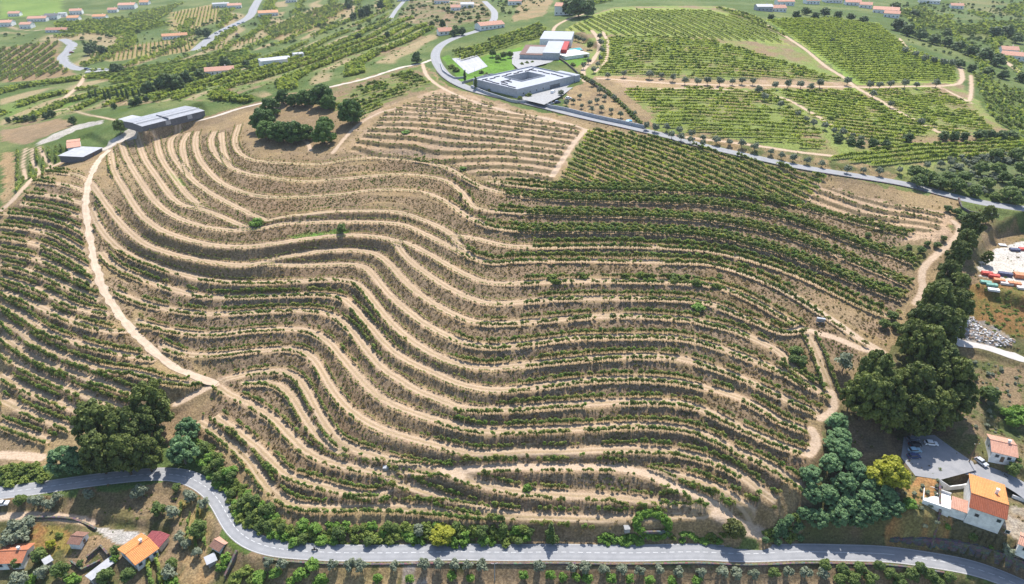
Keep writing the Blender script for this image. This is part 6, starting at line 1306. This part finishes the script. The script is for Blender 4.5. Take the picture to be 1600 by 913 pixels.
# gardens in the lower left
for px, py, d, k in [(310,826,32,'broad'),(267,880,20,'broad'),(262,895,26,'olive'),(245,795,26,'broad'),(268,800,24,'olive'),(295,775,24,'olive'),(318,785,20,'olive'),(25,822,30,'olive'),(45,815,26,'olive'),(12,840,30,'olive'),(35,835,26,'olive'),(60,865,26,'broad'),(25,880,20,'broad'),(65,893,24,'olive'),(95,892,34,'broad'),(165,900,30,'broad'),(200,897,26,'broad'),(125,880,14,'broad'),(30,905,28,'olive'),(55,783,24,'olive'),(75,788,22,'olive'),(30,780,20,'broad'),(88,776,18,'olive'),(137,772,20,'olive'),(220,767,24,'olive'),(210,772,18,'olive'),(275,760,16,'broad'),(180,858,18,'broad'),(178,872,16,'bright'),(308,862,18,'olive'),(290,850,18,'olive'),(352,872,22,'bright'),(345,885,20,'bright'),(370,900,28,'bush'),(385,890,24,'bush'),(395,905,26,'bush'),(270,910,28,'bright'),(48,905,22,'bright'),(112,905,26,'bright'),(280,838,20,'olive'),(78,850,18,'yellow'),(92,835,14,'bush')]:
    tree('garden_tree', k, px, py, d, {'broad': 'dark green tree in the gardens below the road bend', 'olive': 'grey-green olive in the gardens below the road bend', 'bright': 'bright green shrub in the gardens below the road bend', 'bush': 'bramble bush below the road right of the roadside shed', 'yellow': 'yellowish shrub in the plot left of the brown shed'}[k], 'tree', k+' plants in the lower left gardens')
# olives of the plateau
for px, py in [(1024,198),(1042,198),(1062,202),(1081,207),(1079,218),(1099,215),(1120,218),(1140,221),(1160,223),(1050,210),(1065,213),(1098,223),(1180,228),(1205,236),(1222,242),(1240,246),(1262,250),(1285,255),(1010,196),(1325,263),(1350,265),(1375,267),(1407,265),(1450,258),(1471,255),(1487,253)]: tree('olive_tree', 'olive', px, py, rs.uniform(11, 15), 'small olive tree beside the upper side of the villa road', 'olive tree', 'olives along the villa road')
for px, py in [(950,117),(975,115),(1015,115),(1034,117),(1052,120),(1071,125),(1090,126),(1106,125),(1125,126),(1145,127),(1160,125),(1177,127),(1186,140),(1195,150),(1212,132),(1232,130),(1252,131),(1268,135),(1282,129),(1325,126),(1360,132),(1375,132),(1392,131),(1415,129),(1433,132),(1464,129)]: tree('olive_tree', 'olive', px, py, rs.uniform(10, 15), 'small olive tree in the row across the eastern vineyards', 'olive tree', 'olive row across the eastern vineyards')
for px, py in [(1220,162),(1247,177),(1260,185),(1272,192),(1290,196),(1304,204),(1318,206),(1333,211),(1346,216),(1365,146),(1392,162),(1440,190),(1415,78),(1432,84),(1446,90),(1460,93),(1475,96),(1488,98)]: tree('olive_tree', 'olive', px, py, rs.uniform(9, 14), 'small olive tree on a path between the eastern vineyard blocks', 'olive tree', 'olives on the vineyard paths')
for px, py in [(877,145),(906,150),(885,160),(909,165),(922,160),(933,157),(945,152),(960,152),(992,176),(940,168),(955,172),(925,170),(970,178),(896,157),(937,140),(925,128)]: tree('olive_tree', 'olive', px, py, rs.uniform(8, 12), 'small olive tree in the sandy garden right of the villa', 'olive tree', 'olives of the villa garden')
for px, py in [(937,56),(939,66),(941,78),(938,90),(934,100),(928,108),(915,88),(920,95),(912,102),(905,60),(912,62),(900,58)]: tree('olive_tree', 'olive', px, py, rs.uniform(8, 12), 'small olive tree between the two curving tracks behind the villa', 'olive tree', 'olives behind the villa')
for px, py, d in [(1432,268,30),(1437,281,30),(1470,284,30),(1495,288,30),(1525,297,24),(1455,276,26),(1484,274,24),(1560,262,30),(1580,300,32),(1595,285,34),(1545,285,26),(1570,275,26),(1600,262,34),(1555,305,18),(1590,312,26),(1510,275,26),(1535,262,26),(1560,240,26),(1590,240,30)]: tree('large_shrub', 'broad', px, py, d, 'grey-green shrub in the thicket above the right end of villa road', 'shrub', 'thicket at the right end of the villa road', .8)
for px, py, d in [(1475,211,17),(1492,212,18),(1508,212,16),(1532,210,20),(1548,209,18),(1565,211,18),(1582,210,18),(1420,214,16),(1345,222,14),(1365,222,16),(1385,224,16),(1310,214,16),(1330,218,16)]: tree('hedgerow_tree', 'far', px, py, d, 'dark tree in the hedgerow below the right vineyard blocks', 'tree', 'hedgerow of the right vineyard blocks', .8)
# villa garden
for px, py, d, k in [(769,82,14,'broad'),(787,85,14,'broad'),(797,84,12,'broad'),(778,90,12,'broad'),(726,118,5,'cypress'),(743,128,6,'cypress'),(705,103,14,'bush'),(712,108,14,'bush'),(752,112,10,'bush'),(760,116,10,'bush'),(922,70,14,'broad'),(815,100,10,'bush'),(823,98,10,'bush'),(832,97,9,'bush'),(895,100,10,'bush'),(812,152,10,'bush'),(826,148,10,'bush'),(765,140,8,'bush'),(758,136,8,'bush')]: tree('garden_shrub', k, px, py, d, {'broad': 'leafy tree on the lawn round the villa', 'cypress': 'thin cypress at the entrance to the sports court', 'bush': 'clipped shrub beside the villa walls'}[k], 'tree' if k != 'bush' else 'shrub', 'villa garden %s plants' % k)
for k in range(26):
    t = k/25; tree('hedge_plant', 'bush', 905+t*95, 116+t*74-8*math.sin(t*3.1), 11, 'dark hedge plant along the wall behind the olive garden', 'hedge', 'hedge behind the olive garden')
# western valley and top edge
for px, py, d in [(231,136,22),(248,130,22),(262,126,30),(275,128,24),(290,120,22),(311,114,16),(327,104,13),(350,95,18),(385,100,13),(137,75,18),(147,73,14),(160,77,15),(180,106,17),(188,107,13),(310,50,12),(322,51,14),(552,25,11),(565,20,14),(574,16,16),(560,57,12),(545,3,14),(595,6,14),(651,89,17),(675,38,10),(691,36,12),(712,47,14),(722,48,12),(708,50,12),(605,53,10),(905,5,36),(890,8,26),(918,10,26),(545,8,10)]: tree('valley_tree', 'far', px, py, d, 'dark tree standing out in the green western valley' if px < 640 else 'dark tree near the houses at the top edge', 'tree', 'dark trees of the western valley' if px < 640 else 'dark trees along the top edge')
for px in (140,150,163,170,183,191,198,208,217): tree('cypress', 'cypress', px, 148-(px-140)*.03, 5, 'slender cypress in the row below the valley vineyard', 'cypress', 'row of cypresses in the valley')
tree('round_tree', 'broad', 186, 197, 24, 'round bright tree on the track between shed and barn', 'tree')
for px, py in [(12,187),(25,186),(40,184),(52,183),(70,180),(80,177),(113,187),(205,160),(215,157),(178,165),(228,153)]: tree('valley_bush', 'far', px, py, rs.uniform(9, 13), 'dark bush on the green slope left of the barn', 'bush', 'bushes on the slope left of the barn')
for px, py, d in [(1300,62,8),(1405,38,22),(1420,46,22),(1440,52,22),(1460,60,20),(1480,64,18),(1520,78,22),(1540,84,24),(1560,92,24),(1500,70,20),(1555,48,20),(1575,47,22),(1590,58,20),(1430,20,16),(1400,8,16),(1480,50,16),(1500,98,16),(1520,105,16),(1545,110,18),(1570,115,18),(1600,120,20),(1290,18,16),(1310,22,16),(1330,26,14),(1260,16,16),(1245,22,14),(1275,24,14),(1350,30,14),(1205,26,12)]: tree('hillside_tree', 'far', px, py, d, 'blue-green tree on the wooded slope at the upper right', 'tree', 'trees of the upper right slope', .75)
# uncounted shrubs of the valley scrub
def far_scatter(name, P, n, smin, smax, kinds, label):
    W = wpoly(P); lo, hi = W.min(0), W.max(0); p = lo+(hi-lo)*RNG.random((n*4, 2)); p = p[inpoly(W, p[:, 0], p[:, 1])]
    rdd = bil(XS, YS, RDIST, p[:, 0], p[:, 1]); trk = bil(XS, YS, TRACK, p[:, 0], p[:, 1]); cl = vnoise(p[:, 0], p[:, 1], 30, 95)*.6+vnoise(p[:, 0], p[:, 1], 9, 96)*.4
    p = p[(rdd > 3) & (trk > 1.5) & (cl > .38)][:n]; m = len(p); ms = [PROTO[k][v][1] for k in kinds for v in range(2)]
    return scatter(name, np.c_[p, hz(p[:, 0], p[:, 1])-.3], RNG.random(m)*6.28, ((smin+(smax-smin)*RNG.random(m)**2)[:, None])*np.array([[1, 1, .8]]), RNG.integers(0, len(ms), m), ms, label, 'shrubs')
far_scatter('valley_scrub', [(0,200),(100,178),(200,163),(250,165),(330,160),(372,166),(470,138),(650,94),(685,60),(690,30),(620,30),(520,60),(420,75),(400,100),(300,125),(200,140),(120,150),(0,160)], 1500, .25, .7, ['bush','bright','bush'], 'low green scrub covering the western valley slopes')
far_scatter('village_scrub', [(0,55),(100,55),(330,30),(600,0),(760,0),(860,0),(800,40),(690,45),(560,50),(420,75),(300,90),(130,70),(0,72)], 1000, .35, 1.0, ['bush','broad'], 'low green scrub between the far houses')
far_scatter('slope_scrub', [(1400,5),(1600,0),(1600,215),(1540,180),(1500,95),(1420,65)], 1000, .3, .8, ['bush','broad'], 'low green scrub on the upper right slope')
far_scatter('thicket_scrub', [(1420,262),(1600,235),(1600,320),(1500,300)], 260, .4, .9, ['bush','olive'], 'low scrub above the right end of the road')
far_scatter('bank_scrub', [(1480,560),(1600,570),(1600,680),(1510,670)], 140, .2, .5, ['bush','olive'], 'low scrub right of the pine grove')
far_scatter('field_scrub', [(480,160),(640,110),(690,138),(600,168),(560,192)], 220, .15, .4, ['bush','bright'], 'weeds in the overgrown field above the knoll')
far_scatter('yard_scrub', [(1520,445),(1600,460),(1600,530),(1540,515)], 150, .2, .5, ['bush','bush'], 'dry scrub between stockyard and rubble')
far_scatter('verge_scrub', [(1400,762),(1475,750),(1475,838),(1385,838)], 35, .2, .4, ['bush','olive'], 'scrub on the dry verge below the yellow tree')
# ------------------------------------------------------------------ look-alikes in a countable row: say which one, counted from the left
ORD = ['first','second','third','fourth','fifth','sixth','seventh','eighth','ninth','tenth','eleventh','twelfth','thirteenth','fourteenth','fifteenth','sixteenth','seventeenth','eighteenth','nineteenth','twentieth','twenty-first','twenty-second','twenty-third','twenty-fourth','twenty-fifth','twenty-sixth','twenty-seventh','twenty-eighth','twenty-ninth','thirtieth','thirty-first','thirty-second','thirty-third','thirty-fourth','thirty-fifth']
byl = {}
for o in COL.objects:
    if o.parent is None and 'label' in o and 'kind' not in o: byl.setdefault(o['label'], []).append(o)
for lab, L_ in byl.items():
    if 1 < len(L_) <= 35:
        L_.sort(key=lambda o: float(project(o.location.x, o.location.y, o.location.z+3)[0]))
        for k, o in enumerate(L_): o['label'] = lab+', '+(ORD[k]+' from left' if k < len(L_)-1 else 'rightmost')
# ------------------------------------------------------------------ air
hb = empty_haze = None
V = [(x, y, z) for z in (float(MZ.min())-1.5, 182) for x, y in ((-2100,-60),(2100,-60),(2100,2500),(-2100,2500))]
hm = bpy.data.materials.new('haze'); hm.use_nodes = True; nt = hm.node_tree; nt.nodes.remove(nt.nodes['Principled BSDF']); pv = nt.nodes.new('ShaderNodeVolumePrincipled'); pv.inputs['Color'].default_value = (.78,.86,.97,1); pv.inputs['Density'].default_value = .00006; pv.inputs['Anisotropy'].default_value = .2
nt.links.new(pv.outputs[0], nt.nodes['Material Output'].inputs['Volume'])
hb = mesh_obj('haze', V, [(0,3,2,1),(4,5,6,7),(0,1,5,4),(1,2,6,5),(2,3,7,6),(3,0,4,7)], hm); tag(hb, kind='stuff')
print('objects', len(bpy.data.objects), 'time', time.time()-T0)
